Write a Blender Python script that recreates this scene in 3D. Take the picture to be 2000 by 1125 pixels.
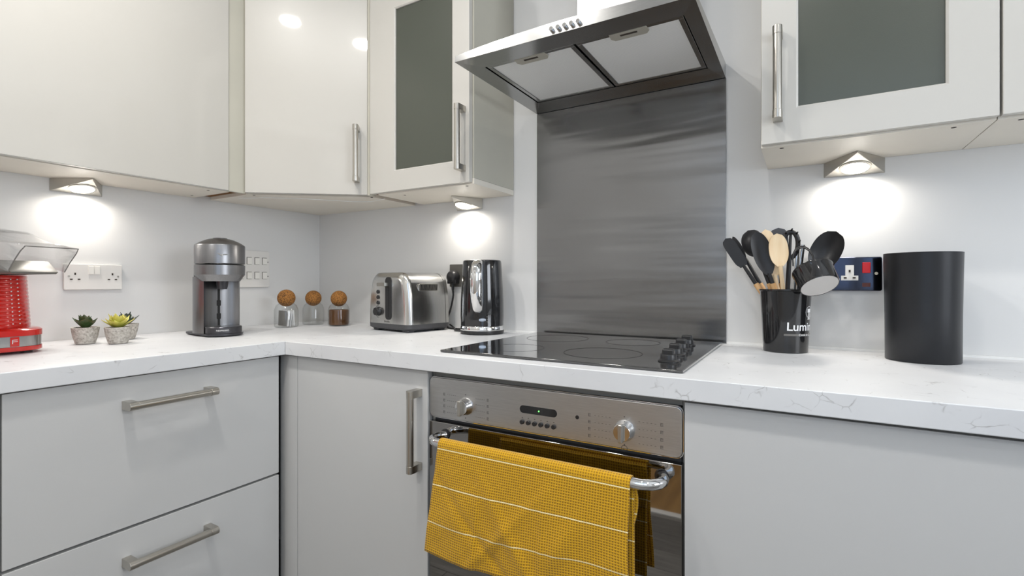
import bpy, bmesh, math, random
from mathutils import Vector, Matrix
random.seed(4)
S = bpy.context.scene
for o in list(bpy.data.objects): bpy.data.objects.remove(o)
COL = S.collection
PI = math.pi

# ------------------------------------------------------------------ camera
F, CY, YAW = 975.18, 552.61, math.radians(30.38)
CAM = Vector((1.9102, -1.521, 1.0811))
cd = bpy.data.cameras.new('camera'); cam = bpy.data.objects.new('camera', cd); COL.objects.link(cam)
cam.location = CAM; cam.rotation_euler = (PI/2, 0, YAW)
cd.sensor_width = 36; cd.lens = 36*F/2000; cd.shift_y = (CY-562.5)/2000; cd.clip_start = .02
S.camera = cam
# ------------------------------------------------------------------ light and exposure
S.view_settings.view_transform = 'Standard'; S.view_settings.look = 'None'
S.view_settings.gamma = 1; S.view_settings.use_curve_mapping = False
S.view_settings.exposure = 0.42
W = bpy.data.worlds.new('world'); S.world = W; W.use_nodes = True
W.node_tree.nodes['Background'].inputs[0].default_value = (.75, .85, 1, 1)
W.node_tree.nodes['Background'].inputs[1].default_value = .6
def area(name, loc, direction, size, power, color=(1, 1, 1), sizey=None, shape='DISK', spread=PI):
    l = bpy.data.lights.new(name, 'AREA'); l.energy = power; l.color = color
    l.shape = shape if not sizey else 'RECTANGLE'; l.size = size
    if sizey: l.size_y = sizey
    l.spread = spread
    o = bpy.data.objects.new(name, l); COL.objects.link(o); o.location = loc
    o.rotation_euler = Vector(direction).to_track_quat('-Z', 'Y').to_euler()
    return o
WARM = (1, .93, .84)
DOWNLIGHTS = [(.657, -1.196), (1.031, -1.168), (1.75, -1.15), (2.4, -1.25), (2.7, -1.7)]
for i, (x, y) in enumerate(DOWNLIGHTS):
    area('downlight_lamp', (x, y, 2.385), (0, 0, -1), .09, [4.8, 6.6, 2.6, 1.0, 1.0][i], (1, .97, .93))
WINX, WINZ = (1.72, 2.62), (1.0, 2.05)
area('window_daylight', ((WINX[0]+WINX[1])/2, -2.075, (WINZ[0]+WINZ[1])/2), (0, 1, 0), WINX[1]-WINX[0], 4.2, (.56, .74, 1), sizey=WINZ[1]-WINZ[0])

area('side_fill_light', (3.83, -1.05, 1.55), (-1, 0, 0), .95, 20, (.93, .96, 1), sizey=1.0)  # added fill lamp, lights drawers and left doors more than the right-hand panel

# ------------------------------------------------------------------ helpers
def at(u, v, y):
    "point of the plane y seen at pixel (u, v)"
    d = Vector((-math.sin(YAW), math.cos(YAW), 0)) + Vector((math.cos(YAW), math.sin(YAW), 0))*((u-1000)/F) + Vector((0, 0, 1))*((CY-v)/F)
    V0 = Vector((1.9102, -1.521, 1.0811)); return V0 + d*((y-V0.y)/d.y)
def lin(c): return c/12.92 if c <= .04045 else ((c+.055)/1.055)**2.4
def hexc(r, g, b): return (lin(r/255), lin(g/255), lin(b/255), 1)
class MB:
    def __init__(s): s.bm = bmesh.new(); s.uv = None
    def face(s, pts, flip=False):
        vs = [s.bm.verts.new(p) for p in pts]
        if flip: vs.reverse()
        return s.bm.faces.new(vs)
    def box(s, x0, x1, y0, y1, z0, z1, M=None):
        c = [(x, y, z) for x in (x0, x1) for y in (y0, y1) for z in (z0, z1)]
        if M: c = [M @ Vector(p) for p in c]
        v = [s.bm.verts.new(p) for p in c]
        for f in ((0, 1, 3, 2), (4, 6, 7, 5), (0, 4, 5, 1), (2, 3, 7, 6), (0, 2, 6, 4), (1, 5, 7, 3)): s.bm.faces.new([v[i] for i in f])
        return s
    def prism(s, pts, vec):
        "closed polygon of 3D points extruded along vec"
        vec = Vector(vec); a = [s.bm.verts.new(p) for p in pts]; b = [s.bm.verts.new(Vector(p)+vec) for p in pts]
        s.bm.faces.new(a); s.bm.faces.new(b[::-1]); n = len(pts)
        for i in range(n): s.bm.faces.new([a[i], b[i], b[(i+1) % n], a[(i+1) % n]])
        return s
    def loft(s, rings, cap0=True, cap1=True, close=False):
        R = [[s.bm.verts.new(p) for p in r] for r in rings]; n = len(rings[0]); m = len(R)
        for i in range(m if close else m-1):
            for k in range(n): s.bm.faces.new([R[i][k], R[i][(k+1) % n], R[(i+1) % m][(k+1) % n], R[(i+1) % m][k]])
        if not close:
            if cap0: s.bm.faces.new(R[0][::-1])
            if cap1: s.bm.faces.new(R[-1])
        return s
    def lathe(s, prof, c=(0, 0, 0), n=40, M=None, cap0=True, cap1=True, sx=1, sy=1):
        rings = []
        for r, z in prof:
            ring = [Vector((c[0]+sx*r*math.cos(2*PI*k/n), c[1]+sy*r*math.sin(2*PI*k/n), c[2]+z)) for k in range(n)]
            if M: ring = [M @ p for p in ring]
            rings.append(ring)
        return s.loft(rings, cap0, cap1)
    def cyl(s, p0, p1, r0, r1=None, n=20, cap0=True, cap1=True):
        return s.tube([p0, p1], [r0, r1 if r1 is not None else r0], n, cap0, cap1)
    def tube(s, pts, r, n=12, cap0=True, cap1=True, flat=None, closed=False):
        pts = [Vector(p) for p in pts]; m = len(pts); rs = r if isinstance(r, (list, tuple)) else [r]*m
        rings = []; nrm = None
        for i, p in enumerate(pts):
            if closed: t = pts[(i+1) % m]-pts[i-1]
            else: t = pts[min(i+1, m-1)]-pts[max(i-1, 0)]
            t.normalize()
            if nrm is None:
                nrm = t.orthogonal().normalized() if flat is None else (Vector(flat)-Vector(flat).dot(t)*t).normalized()
            else: nrm = (nrm-nrm.dot(t)*t).normalized()
            b = t.cross(nrm)
            k_ = rs[i]; ra, rb = (k_ if isinstance(k_, tuple) else (k_, k_))
            rings.append([p+nrm*ra*math.cos(2*PI*k/n)+b*rb*math.sin(2*PI*k/n) for k in range(n)])
        return s.loft(rings, cap0, cap1, closed)
    def sphere(s, c, r, n=24, m=14, sx=1, sy=1, sz=1, M=None):
        prof = [(max(1e-4, r*math.sin(PI*i/m)), -r*math.cos(PI*i/m)*sz) for i in range(m+1)]
        return s.lathe(prof, c, n, M, sx=sx, sy=sy)
    def rrect(s, w, h, r, c, ax, ay, vec, n=6):
        "rounded rectangle, centre c, axes ax, ay, extruded along vec"
        pts = []
        for (sx, sy, a0) in ((1, 1, 0), (-1, 1, PI/2), (-1, -1, PI), (1, -1, 1.5*PI)):
            for i in range(n+1):
                a = a0+PI/2*i/n
                pts.append(Vector(c)+Vector(ax)*(sx*(w/2-r)+r*math.cos(a))+Vector(ay)*(sy*(h/2-r)+r*math.sin(a)))
        return s.prism(pts, vec)
    def grid(s, fn, nu, nv, uv=None):
        V = [[s.bm.verts.new(fn(i/nu, j/nv)) for j in range(nv+1)] for i in range(nu+1)]
        if uv and not s.uv: s.uv = s.bm.loops.layers.uv.new('UVMap')
        for i in range(nu):
            for j in range(nv):
                f = s.bm.faces.new([V[i][j], V[i+1][j], V[i+1][j+1], V[i][j+1]])
                if uv:
                    for l, (a, b) in zip(f.loops, ((i, j), (i+1, j), (i+1, j+1), (i, j+1))): l[s.uv].uv = uv(a/nu, b/nv)
        return s
    def build(s, name, mat, parent=None, bevel=0, seg=2, angle=35, solid=0, sub=0, local=False, recalc=True, label=None):
        if recalc: bmesh.ops.recalc_face_normals(s.bm, faces=s.bm.faces)
        me = bpy.data.meshes.new(name); s.bm.to_mesh(me); s.bm.free()
        if parent is not None and not local: me.transform(WM[parent.name].inverted())
        me.materials.append(mat)
        for p in me.polygons: p.use_smooth = True
        me.set_sharp_from_angle(angle=math.radians(angle))
        o = bpy.data.objects.new(name, me); COL.objects.link(o)
        if parent is not None: o.parent = parent; WM[o.name] = WM[parent.name]
        else: WM[o.name] = Matrix()
        if solid:
            m = o.modifiers.new('solid', 'SOLIDIFY'); m.thickness = solid; m.offset = 0
        if sub:
            m = o.modifiers.new('sub', 'SUBSURF'); m.levels = m.render_levels = sub
        if bevel:
            m = o.modifiers.new('bevel', 'BEVEL'); m.width = bevel; m.segments = seg; m.limit_method = 'ANGLE'; m.angle_limit = math.radians(40); m.harden_normals = True
        if label: o['label'] = label
        return o
WM = {}
def thing(name, label, cat, loc=(0, 0, 0), rz=0, group=None):
    o = bpy.data.objects.new(name, None); COL.objects.link(o); o.empty_display_size = .05
    o.location = loc; o.rotation_euler = (0, 0, rz); o['label'] = label; o['category'] = cat
    if group: o['group'] = group
    WM[o.name] = Matrix.Translation(loc) @ Matrix.Rotation(rz, 4, 'Z')
    return o
def tag(o, label, cat, group=None):
    o['label'] = label; o['category'] = cat
    if group: o['group'] = group
    return o
def struct(o): o['kind'] = 'structure'; return o
def text_mesh(txt, size, fn, name, mat, parent, depth=0, local=False, align='CENTER', bold=0):
    cu = bpy.data.curves.new('t', 'FONT'); cu.body = txt; cu.size = size; cu.align_x = align; cu.align_y = 'CENTER'; cu.offset = bold
    to = bpy.data.objects.new('t', cu); COL.objects.link(to)
    dg = bpy.context.evaluated_depsgraph_get(); me = bpy.data.meshes.new_from_object(to.evaluated_get(dg))
    bpy.data.objects.remove(to)
    bm = bmesh.new(); bm.from_mesh(me)
    for v in bm.verts: v.co = Vector(fn(v.co.x, v.co.y))
    b = MB(); b.bm = bm
    return b.build(name, mat, parent, local=local, recalc=False)

# ------------------------------------------------------------------ materials
def nodes(name):
    m = bpy.data.materials.new(name); m.use_nodes = True; nt = m.node_tree
    return m, nt, nt.nodes['Principled BSDF']
def N(nt, t, **kw):
    n = nt.nodes.new(t)
    for k, v in kw.items(): setattr(n, k, v)
    return n
def coords(nt, scale=(1, 1, 1), kind='Object', rot=(0, 0, 0)):
    tc = N(nt, 'ShaderNodeTexCoord'); mp = N(nt, 'ShaderNodeMapping')
    mp.inputs['Scale'].default_value = scale; mp.inputs['Rotation'].default_value = rot
    nt.links.new(tc.outputs[kind], mp.inputs[0]); return mp.outputs[0]
def noise(nt, vec, scale, detail=3, rough=.5):
    n = N(nt, 'ShaderNodeTexNoise'); n.inputs['Scale'].default_value = scale; n.inputs['Detail'].default_value = detail; n.inputs['Roughness'].default_value = rough
    nt.links.new(vec, n.inputs['Vector']); return n.outputs[0]
def ramp(nt, fac, stops):
    r = N(nt, 'ShaderNodeValToRGB'); e = r.color_ramp.elements
    e[0].position, e[0].color = stops[0][0], stops[0][1]; e[1].position, e[1].color = stops[-1][0], stops[-1][1]
    for p, c in stops[1:-1]: x = e.new(p); x.color = c
    nt.links.new(fac, r.inputs[0]); return r.outputs[0]
def bump(nt, b, h, strength=.2, dist=.001):
    n = N(nt, 'ShaderNodeBump'); n.inputs['Strength'].default_value = strength; n.inputs['Distance'].default_value = dist
    nt.links.new(h, n.inputs['Height']); nt.links.new(n.outputs[0], b.inputs['Normal']); return n
def plain(name, col, rough=.5, metal=0, coat=0, spec=.5, bumps=None, var=0, trans=0, ior=1.45, alpha=1):
    m, nt, b = nodes(name)
    b.inputs['Base Color'].default_value = col; b.inputs['Roughness'].default_value = rough; b.inputs['Metallic'].default_value = metal
    b.inputs['Coat Weight'].default_value = coat; b.inputs['Coat Roughness'].default_value = .04; b.inputs['Specular IOR Level'].default_value = spec
    b.inputs['Transmission Weight'].default_value = trans; b.inputs['IOR'].default_value = ior; b.inputs['Alpha'].default_value = alpha
    if var:
        v = coords(nt); f = noise(nt, v, 6, 4)
        c0 = [max(0, c*(1-var)) for c in col[:3]]+[1]; c1 = [min(1, c*(1+var)) for c in col[:3]]+[1]
        nt.links.new(ramp(nt, f, [(.3, c0), (.7, c1)]), b.inputs['Base Color'])
    if bumps: bump(nt, b, noise(nt, coords(nt), bumps[0], 4), bumps[1], bumps[2] if len(bumps) > 2 else .001)
    return m
def emis(name, col, st):
    m, nt, b = nodes(name); b.inputs['Base Color'].default_value = col; b.inputs['Emission Color'].default_value = col; b.inputs['Emission Strength'].default_value = st; return m

M = {}
M['wall'] = plain('wall_paint', hexc(220, 220, 219), .55, bumps=(90, .12, .0015))
M['ceil'] = plain('ceiling_paint', hexc(238, 238, 236), .8, bumps=(60, .1))
def mk_counter():
    m, nt, b = nodes('marble_laminate'); v = coords(nt)
    w = N(nt, 'ShaderNodeVectorMath', operation='ADD'); nz = N(nt, 'ShaderNodeTexNoise'); nz.inputs['Scale'].default_value = 9; nz.inputs['Detail'].default_value = 4
    nt.links.new(v, nz.inputs['Vector']); sc = N(nt, 'ShaderNodeVectorMath', operation='SCALE'); sc.inputs['Scale'].default_value = .09
    nt.links.new(nz.outputs['Color'], sc.inputs[0]); nt.links.new(v, w.inputs[0]); nt.links.new(sc.outputs[0], w.inputs[1])
    vo = N(nt, 'ShaderNodeTexVoronoi', feature='DISTANCE_TO_EDGE'); vo.inputs['Scale'].default_value = 22; nt.links.new(w.outputs[0], vo.inputs['Vector'])
    vein = ramp(nt, vo.outputs['Distance'], [(0, (1, 1, 1, 1)), (.012, (.3, .3, .3, 1)), (.03, (0, 0, 0, 1))])
    mask = ramp(nt, noise(nt, v, 24, 3), [(.54, (0, 0, 0, 1)), (.70, (1, 1, 1, 1))])
    mu = N(nt, 'ShaderNodeMath', operation='MULTIPLY'); nt.links.new(vein, mu.inputs[0]); nt.links.new(mask, mu.inputs[1])
    mx = N(nt, 'ShaderNodeMix', data_type='RGBA'); nt.links.new(mu.outputs[0], mx.inputs[0])
    cloud = ramp(nt, noise(nt, v, 5, 5), [(.3, hexc(211, 212, 214)), (.7, hexc(221, 222, 223))])
    nt.links.new(cloud, mx.inputs[6]); mx.inputs[7].default_value = hexc(150, 148, 146)
    nt.links.new(mx.outputs[2], b.inputs['Base Color']); b.inputs['Roughness'].default_value = .42; return m
M['counter'] = mk_counter()
M['joint'] = plain('joint_dark', hexc(120, 118, 114), .6)
M['lower'] = plain('grey_door', hexc(198, 198, 197), .38, bumps=(300, .05))
M['lower_car'] = plain('carcass_grey', hexc(150, 149, 145), .6)
M['upper'] = plain('cream_gloss', hexc(194, 191, 184), .36, coat=.8, bumps=(7, .12, .004))
M['upper_satin'] = plain('cream_satin', hexc(200, 197, 190), .32)
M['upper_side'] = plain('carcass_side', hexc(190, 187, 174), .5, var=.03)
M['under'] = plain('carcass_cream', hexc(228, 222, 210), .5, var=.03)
M['chip'] = plain('chipboard', hexc(128, 90, 50), .9, bumps=(400, .4), var=.3)
M['dark'] = plain('dark_gap', (.012, .012, .012, 1), .7)
M['hole'] = plain('hole_dark', (.05, .04, .03, 1), .8)
def metal(name, col, rough, str_axis=(1, 1, 60), sc=12, rb=.08, bmp=.05, aniso=0, rot=0, smudge=0):
    m, nt, b = nodes(name); b.inputs['Metallic'].default_value = 1
    f = noise(nt, coords(nt, str_axis), sc, 3)
    nt.links.new(ramp(nt, f, [(.25, [c*.86 for c in col[:3]]+[1]), (.75, col)]), b.inputs['Base Color'])
    mr = N(nt, 'ShaderNodeMapRange'); mr.inputs[3].default_value = rough-rb; mr.inputs[4].default_value = rough+rb
    nt.links.new(noise(nt, coords(nt), smudge if smudge else 5, 4, .6), mr.inputs[0]); nt.links.new(mr.outputs[0], b.inputs['Roughness'])
    if aniso:
        b.inputs['Anisotropic'].default_value = aniso; b.inputs['Anisotropic Rotation'].default_value = rot
        tg = N(nt, 'ShaderNodeTangent', direction_type='RADIAL', axis='Z'); nt.links.new(tg.outputs[0], b.inputs['Tangent'])
    if bmp: bump(nt, b, f, bmp, .0006)
    return m
M['nickel'] = metal('brushed_nickel', hexc(196, 192, 184), .3, (1, 1, 1), 4, .03, 0)
M['steel'] = metal('hood_steel', hexc(172, 172, 171), .2, (4, 90, 90), 10, .03, 0, smudge=2)
M['chimney'] = metal('chimney_steel', hexc(150, 150, 150), .24, (4, 90, 90), 10, .03, 0, smudge=2)
M['steel_panel'] = metal('oven_steel', hexc(200, 199, 198), .34, (3, 60, 90), 10, .1, .02)
M['chrome'] = plain('chrome', hexc(225, 225, 225), .05, 1)
def mk_splash():
    m, nt, b = nodes('splash_steel'); b.inputs['Metallic'].default_value = 1
    f = noise(nt, coords(nt, (160, 1, 2)), 3, 3)
    sm = noise(nt, coords(nt, (1, 1, 1.6)), 3, 3, .45)
    nt.links.new(ramp(nt, sm, [(.2, hexc(128, 128, 128)), (.8, hexc(142, 142, 142))]), b.inputs['Base Color'])
    mr = N(nt, 'ShaderNodeMapRange'); mr.inputs[3].default_value = .19; mr.inputs[4].default_value = .30
    nt.links.new(sm, mr.inputs[0]); nt.links.new(mr.outputs[0], b.inputs['Roughness'])
    b.inputs['Anisotropic'].default_value = .75
    tg = N(nt, 'ShaderNodeTangent', direction_type='RADIAL', axis='Z'); nt.links.new(tg.outputs[0], b.inputs['Tangent'])
    wv = noise(nt, coords(nt, (.35, 1, 4.5)), 3.2, 2)
    b1 = bump(nt, b, wv, .42, .010); b2 = N(nt, 'ShaderNodeBump'); b2.inputs['Strength'].default_value = .08; b2.inputs['Distance'].default_value = .0006
    nt.links.new(f, b2.inputs['Height']); nt.links.new(b1.outputs[0], b2.inputs['Normal']); nt.links.new(b2.outputs[0], b.inputs['Normal'])
    return m
M['splash'] = mk_splash()
def mk_filter():
    m, nt, b = nodes('grease_mesh'); v = coords(nt, (1, 1, 1), rot=(0, 0, PI/4))
    vo = N(nt, 'ShaderNodeTexVoronoi'); vo.inputs['Scale'].default_value = 330; vo.inputs['Randomness'].default_value = 0; nt.links.new(v, vo.inputs['Vector'])
    nt.links.new(ramp(nt, vo.outputs['Distance'], [(.25, hexc(252, 252, 250)), (.62, hexc(226, 226, 224))]), b.inputs['Base Color'])
    b.inputs['Metallic'].default_value = 0; b.inputs['Roughness'].default_value = .5; bump(nt, b, vo.outputs['Distance'], .5, .001); return m
M['filter'] = mk_filter()
M['latch'] = plain('latch_plastic', hexc(178, 174, 162), .45)
def mk_frost():
    m, nt, b = nodes('frosted_glass'); b.inputs['Base Color'].default_value = hexc(108, 113, 100)
    b.inputs['Transmission Weight'].default_value = .55; b.inputs['Roughness'].default_value = .3; b.inputs['IOR'].default_value = 1.5
    b.inputs['Coat Weight'].default_value = .25; b.inputs['Coat Roughness'].default_value = .25
    bump(nt, b, noise(nt, coords(nt), 500, 2), .25, .0006); return m
M['frost'] = mk_frost()
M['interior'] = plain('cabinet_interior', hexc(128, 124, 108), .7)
M['hob'] = plain('black_glass', (.02, .02, .021, 1), .07, coat=1, spec=1.0)
M['hobmark'] = plain('hob_ring', (.012, .012, .012, 1), .25)
M['blackgloss'] = plain('black_gloss', (.012, .012, .013, 1), .1, coat=.5)
M['blackplastic'] = plain('black_plastic', (.02, .02, .021, 1), .34)
M['blackmatt'] = plain('black_silicone', (.018, .018, .02, 1), .42, bumps=(200, .05))
M['binblack'] = plain('bin_black', (.022, .023, .026, 1), .34, metal=.3, bumps=(250, .05))
M['graphite'] = metal('graphite_body', hexc(142, 142, 144), .32, (60, 60, 1), 6, .03, 0)
M['graphite_dk'] = plain('graphite_dark', hexc(74, 74, 78), .28, metal=.7)
M['toaster'] = metal('toaster_steel', hexc(216, 215, 212), .2, (60, 60, 2), 8, .03, 0)
M['charcoal'] = plain('charcoal_plastic', hexc(72, 72, 74), .4)
def mk_ovendoor():
    m, nt, b = nodes('mirror_glass'); b.inputs['Base Color'].default_value = hexc(150, 148, 146); b.inputs['Metallic'].default_value = 1; b.inputs['Roughness'].default_value = .025
    bump(nt, b, noise(nt, coords(nt), 2.5, 2), .03, .004); return m
M['ovendoor'] = mk_ovendoor()
M['red'] = plain('red_gloss', hexc(200, 22, 10), .16, coat=.6)
def clear(name, tint, f0=.12, rough=.02):
    m = bpy.data.materials.new(name); m.use_nodes = True; nt = m.node_tree; nt.nodes.clear()
    out = N(nt, 'ShaderNodeOutputMaterial'); tr = N(nt, 'ShaderNodeBsdfTransparent'); gl = N(nt, 'ShaderNodeBsdfGlossy'); mx = N(nt, 'ShaderNodeMixShader'); fr = N(nt, 'ShaderNodeLayerWeight'); pw = N(nt, 'ShaderNodeMath', operation='POWER'); pw.inputs[1].default_value = 3.5; ml = N(nt, 'ShaderNodeMapRange'); ml.inputs[3].default_value = .03; ml.inputs[4].default_value = f0*3
    tr.inputs[0].default_value = tint; gl.inputs['Roughness'].default_value = rough; fr.inputs['Blend'].default_value = .5
    nt.links.new(fr.outputs['Facing'], pw.inputs[0]); nt.links.new(pw.outputs[0], ml.inputs[0]); nt.links.new(ml.outputs[0], mx.inputs[0]); nt.links.new(tr.outputs[0], mx.inputs[1]); nt.links.new(gl.outputs[0], mx.inputs[2]); nt.links.new(mx.outputs[0], out.inputs[0]); return m
M['clear'] = clear('clear_plastic', (.97, .97, .97, 1), .2)
M['glass'] = clear('jar_glass', (.975, .98, .98, 1), .2)
M['winglass'] = clear('window_glass', (.98, .99, 1, 1), .05)
def mk_cork():
    m, nt, b = nodes('cork'); v = coords(nt); vo = N(nt, 'ShaderNodeTexVoronoi'); vo.inputs['Scale'].default_value = 260; nt.links.new(v, vo.inputs['Vector'])
    nt.links.new(ramp(nt, vo.outputs['Distance'], [(.1, hexc(164, 114, 52)), (.45, hexc(150, 100, 44)), (.8, hexc(92, 60, 26))]), b.inputs['Base Color']); b.inputs['Roughness'].default_value = .85
    bump(nt, b, vo.outputs['Distance'], .3); return m
M['cork'] = mk_cork()
M['coffee'] = plain('brown_sugar', hexc(84, 50, 10), .6, bumps=(300, .6), var=.4)
M['sachet'] = plain('white_sachets', hexc(226, 226, 226), .5, bumps=(60, .3, .004))
def mk_concrete():
    m, nt, b = nodes('speckled_concrete'); f = noise(nt, coords(nt), 160, 4, .7)
    nt.links.new(ramp(nt, f, [(.3, hexc(128, 122, 114)), (.5, hexc(182, 177, 169)), (.7, hexc(206, 202, 195))]), b.inputs['Base Color']); b.inputs['Roughness'].default_value = .9; bump(nt, b, f, .3); return m
M['concrete'] = mk_concrete()
def leafmat(name, a, c):
    m, nt, b = nodes(name); tc = N(nt, 'ShaderNodeTexCoord'); sp = N(nt, 'ShaderNodeSeparateXYZ'); nt.links.new(tc.outputs['UV'], sp.inputs[0])
    nt.links.new(ramp(nt, sp.outputs[1], [(.1, a), (.9, c)]), b.inputs['Base Color']); b.inputs['Roughness'].default_value = .4; b.inputs['Subsurface Weight'].default_value = .05; return m
M['leaf_dark'] = leafmat('leaf_dark', hexc(84, 112, 62), hexc(50, 72, 44))
M['leaf_lime'] = leafmat('leaf_lime', hexc(176, 186, 74), hexc(206, 196, 96))
M['leaf_teal'] = leafmat('leaf_teal', hexc(76, 104, 84), hexc(44, 62, 54))
M['soil'] = plain('soil', hexc(60, 46, 34), .95, bumps=(200, .5))
M['plate'] = plain('socket_white', hexc(226, 224, 220), .3)
M['switchwhite'] = plain('switch_white', hexc(238, 236, 230), .3)
M['redsw'] = plain('red_switch', hexc(200, 20, 24), .3)
M['neon'] = plain('neon_amber', hexc(92, 40, 22), .3)
def mk_wood(name, a, c, sc=(1, 1, .12), s=60):
    m, nt, b = nodes(name); f = noise(nt, coords(nt, sc), s, 4)
    nt.links.new(ramp(nt, f, [(.3, a), (.7, c)]), b.inputs['Base Color']); b.inputs['Roughness'].default_value = .5; return m
M['wood'] = mk_wood('pale_wood', hexc(226, 196, 154), hexc(240, 220, 186))
M['wood2'] = mk_wood('tan_wood', hexc(206, 158, 104), hexc(226, 184, 132))
M['oak'] = mk_wood('oak_floor', hexc(140, 104, 56), hexc(182, 142, 84), (1, .12, 1), 14)
def mk_floor():
    m, nt, b = nodes('grey_planks'); v = coords(nt, (1, 1, 1))
    br = N(nt, 'ShaderNodeTexBrick'); br.offset = .37; br.inputs['Scale'].default_value = 1; br.inputs['Brick Width'].default_value = 1.2; br.inputs['Row Height'].default_value = .14; br.inputs['Mortar Size'].default_value = .0015
    br.inputs['Color1'].default_value = hexc(104, 102, 99); br.inputs['Color2'].default_value = hexc(146, 143, 138); br.inputs['Mortar'].default_value = hexc(60, 58, 56); nt.links.new(v, br.inputs['Vector'])
    g = ramp(nt, noise(nt, coords(nt, (1.2, 14, 1)), 5, 5, .65), [(.25, (.5, .5, .5, 1)), (.75, (1.1, 1.1, 1.1, 1))])
    mx = N(nt, 'ShaderNodeMix', data_type='RGBA', blend_type='MULTIPLY'); mx.inputs[0].default_value = 1; nt.links.new(br.outputs['Color'], mx.inputs[6]); nt.links.new(g, mx.inputs[7])
    nt.links.new(mx.outputs[2], b.inputs['Base Color']); b.inputs['Roughness'].default_value = .4; return m
M['floor'] = mk_floor()
M['skirt'] = plain('white_gloss_trim', hexc(236, 236, 234), .35)
def mk_towel():
    m, nt, b = nodes('waffle_cotton'); tc = N(nt, 'ShaderNodeTexCoord'); sp = N(nt, 'ShaderNodeSeparateXYZ'); nt.links.new(tc.outputs['UV'], sp.inputs[0])
    def mth(op, a, v=None, c=None):
        n = N(nt, 'ShaderNodeMath', operation=op)
        for i, q in enumerate((a, v, c)):
            if q is None: continue
            if isinstance(q, (int, float)): n.inputs[i].default_value = q
            else: nt.links.new(q, n.inputs[i])
        return n.outputs[0]
    cell = .0052
    sx = mth('ABSOLUTE', mth('SINE', mth('MULTIPLY', sp.outputs[0], PI/cell))); sy = mth('ABSOLUTE', mth('SINE', mth('MULTIPLY', sp.outputs[1], PI/cell)))
    pit = mth('MULTIPLY', sx, sy)
    w = mth('PINGPONG', mth('ADD', sp.outputs[1], .0395-.028), .0395)          # thin white line every 79 mm
    line = mth('LESS_THAN', w, .0011)
    base = ramp(nt, pit, [(0, hexc(216, 166, 6)), (.45, hexc(198, 148, 2)), (1, hexc(140, 98, 0))])
    mx = N(nt, 'ShaderNodeMix', data_type='RGBA'); nt.links.new(line, mx.inputs[0]); nt.links.new(base, mx.inputs[6]); mx.inputs[7].default_value = hexc(238, 222, 172)
    nt.links.new(mx.outputs[2], b.inputs['Base Color']); b.inputs['Roughness'].default_value = .9; b.inputs['Sheen Weight'].default_value = .2
    inv = mth('SUBTRACT', 1.0, pit); bump(nt, b, inv, .7, .0015); return m
M['towel'] = mk_towel()
M['lens'] = emis('lamp_lens', (1, .95, .86, 1), 28)
M['green'] = emis('green_led', (.1, 1, .1, 1), 3)
M['ceil_lens'] = emis('downlight_lens', (1, .96, .9, 1), 12)
M['print'] = plain('white_print', hexc(235, 235, 235), .5)
M['greyprint'] = plain('grey_print', hexc(110, 108, 104), .5)
M['ink'] = plain('dark_print', hexc(70, 68, 66), .5)
M['badge'] = plain('badge_silver', hexc(215, 222, 230), .25, metal=.6)
M['cupbase'] = plain('cup_base_grey', hexc(196, 193, 190), .5, bumps=(300, .15))
M['chrome_dark_refl'] = plain('chrome_dark_reflection', hexc(56, 59, 70), .08, 1)  # reflection of a dark bluish room painted into the chrome's base colour
M['darkchrome'] = plain('smoked_chrome', hexc(98, 96, 91), .42, .3)

# ------------------------------------------------------------------ room shell
XR, YF, ZC = 3.7, -1.97, 2.4
DX0, DX1, DZ, YH = .72, 1.52, 2.04, -3.3
struct(MB().box(-.1, XR+.1, YF-.02, .1, -.08, 0).build('floor', M['floor']))
struct(MB().box(.1, 1.7, YH-.1, YF-.0602, -.08, 0).build('floor', M['oak']))                 # hallway floor seen mirrored in the oven door
struct(MB().box(DX0, DX1, YF-.06, YF-.0202, -.08, .006).build('trim_1', M['skirt'], None, .001))   # threshold strip
struct(MB().box(-.1, XR+.1, YH-.1, .1, ZC, ZC+.08).build('ceiling', M['ceil']))
struct(MB().box(-.1, XR+.1, 0, .1, 0, ZC).build('wall_back', M['wall']))
struct(MB().box(-.1, 0, YF, 0, 0, ZC).build('wall_left', M['wall']))
WY, WZ = (-1.55, -.55), (1.05, 2.05)
struct(MB().box(XR, XR+.1, YF, WY[0], 0, ZC).box(XR, XR+.1, WY[1], 0, 0, ZC).box(XR, XR+.1, WY[0], WY[1], 0, WZ[0]).box(XR, XR+.1, WY[0], WY[1], WZ[1], ZC).build('wall_right', M['wall']))
w = thing('added_fill_window', 'added white framed window, out of view in the right wall, for side fill light', 'window', (XR+.05, -1.05, WZ[0])); w['kind'] = 'structure'  # unseen window, added to carry the side fill light
b = MB(); b.box(XR+.02, XR+.07, WY[0], WY[0]+.05, *WZ).box(XR+.02, XR+.07, WY[1]-.05, WY[1], *WZ).box(XR+.02, XR+.07, WY[0]+.05, WY[1]-.05, WZ[0], WZ[0]+.05).box(XR+.02, XR+.07, WY[0]+.05, WY[1]-.05, WZ[1]-.05, WZ[1]).build('window_frame', M['skirt'], w, .003)
MB().box(XR+.042, XR+.048, WY[0]+.05, WY[1]-.05, WZ[0]+.05, WZ[1]-.05).build('window_pane', M['winglass'], w)
b = MB()                                                             # front wall with the window and the doorway
b.box(-.1, DX0, YF-.1, YF, 0, ZC).box(DX0, DX1, YF-.1, YF, DZ, ZC).box(DX1, WINX[0], YF-.1, YF, 0, ZC).box(WINX[1], XR+.1, YF-.1, YF, 0, ZC).box(WINX[0], WINX[1], YF-.1, YF, 0, WINZ[0]).box(WINX[0], WINX[1], YF-.1, YF, WINZ[1], ZC)
struct(b.build('wall_front', M['wall']))
hw = MB(); hw.box(.1, 2.2, YH-.1, YH, 0, ZC); struct(hw.build('wall_hallway', M['wall']))
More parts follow.
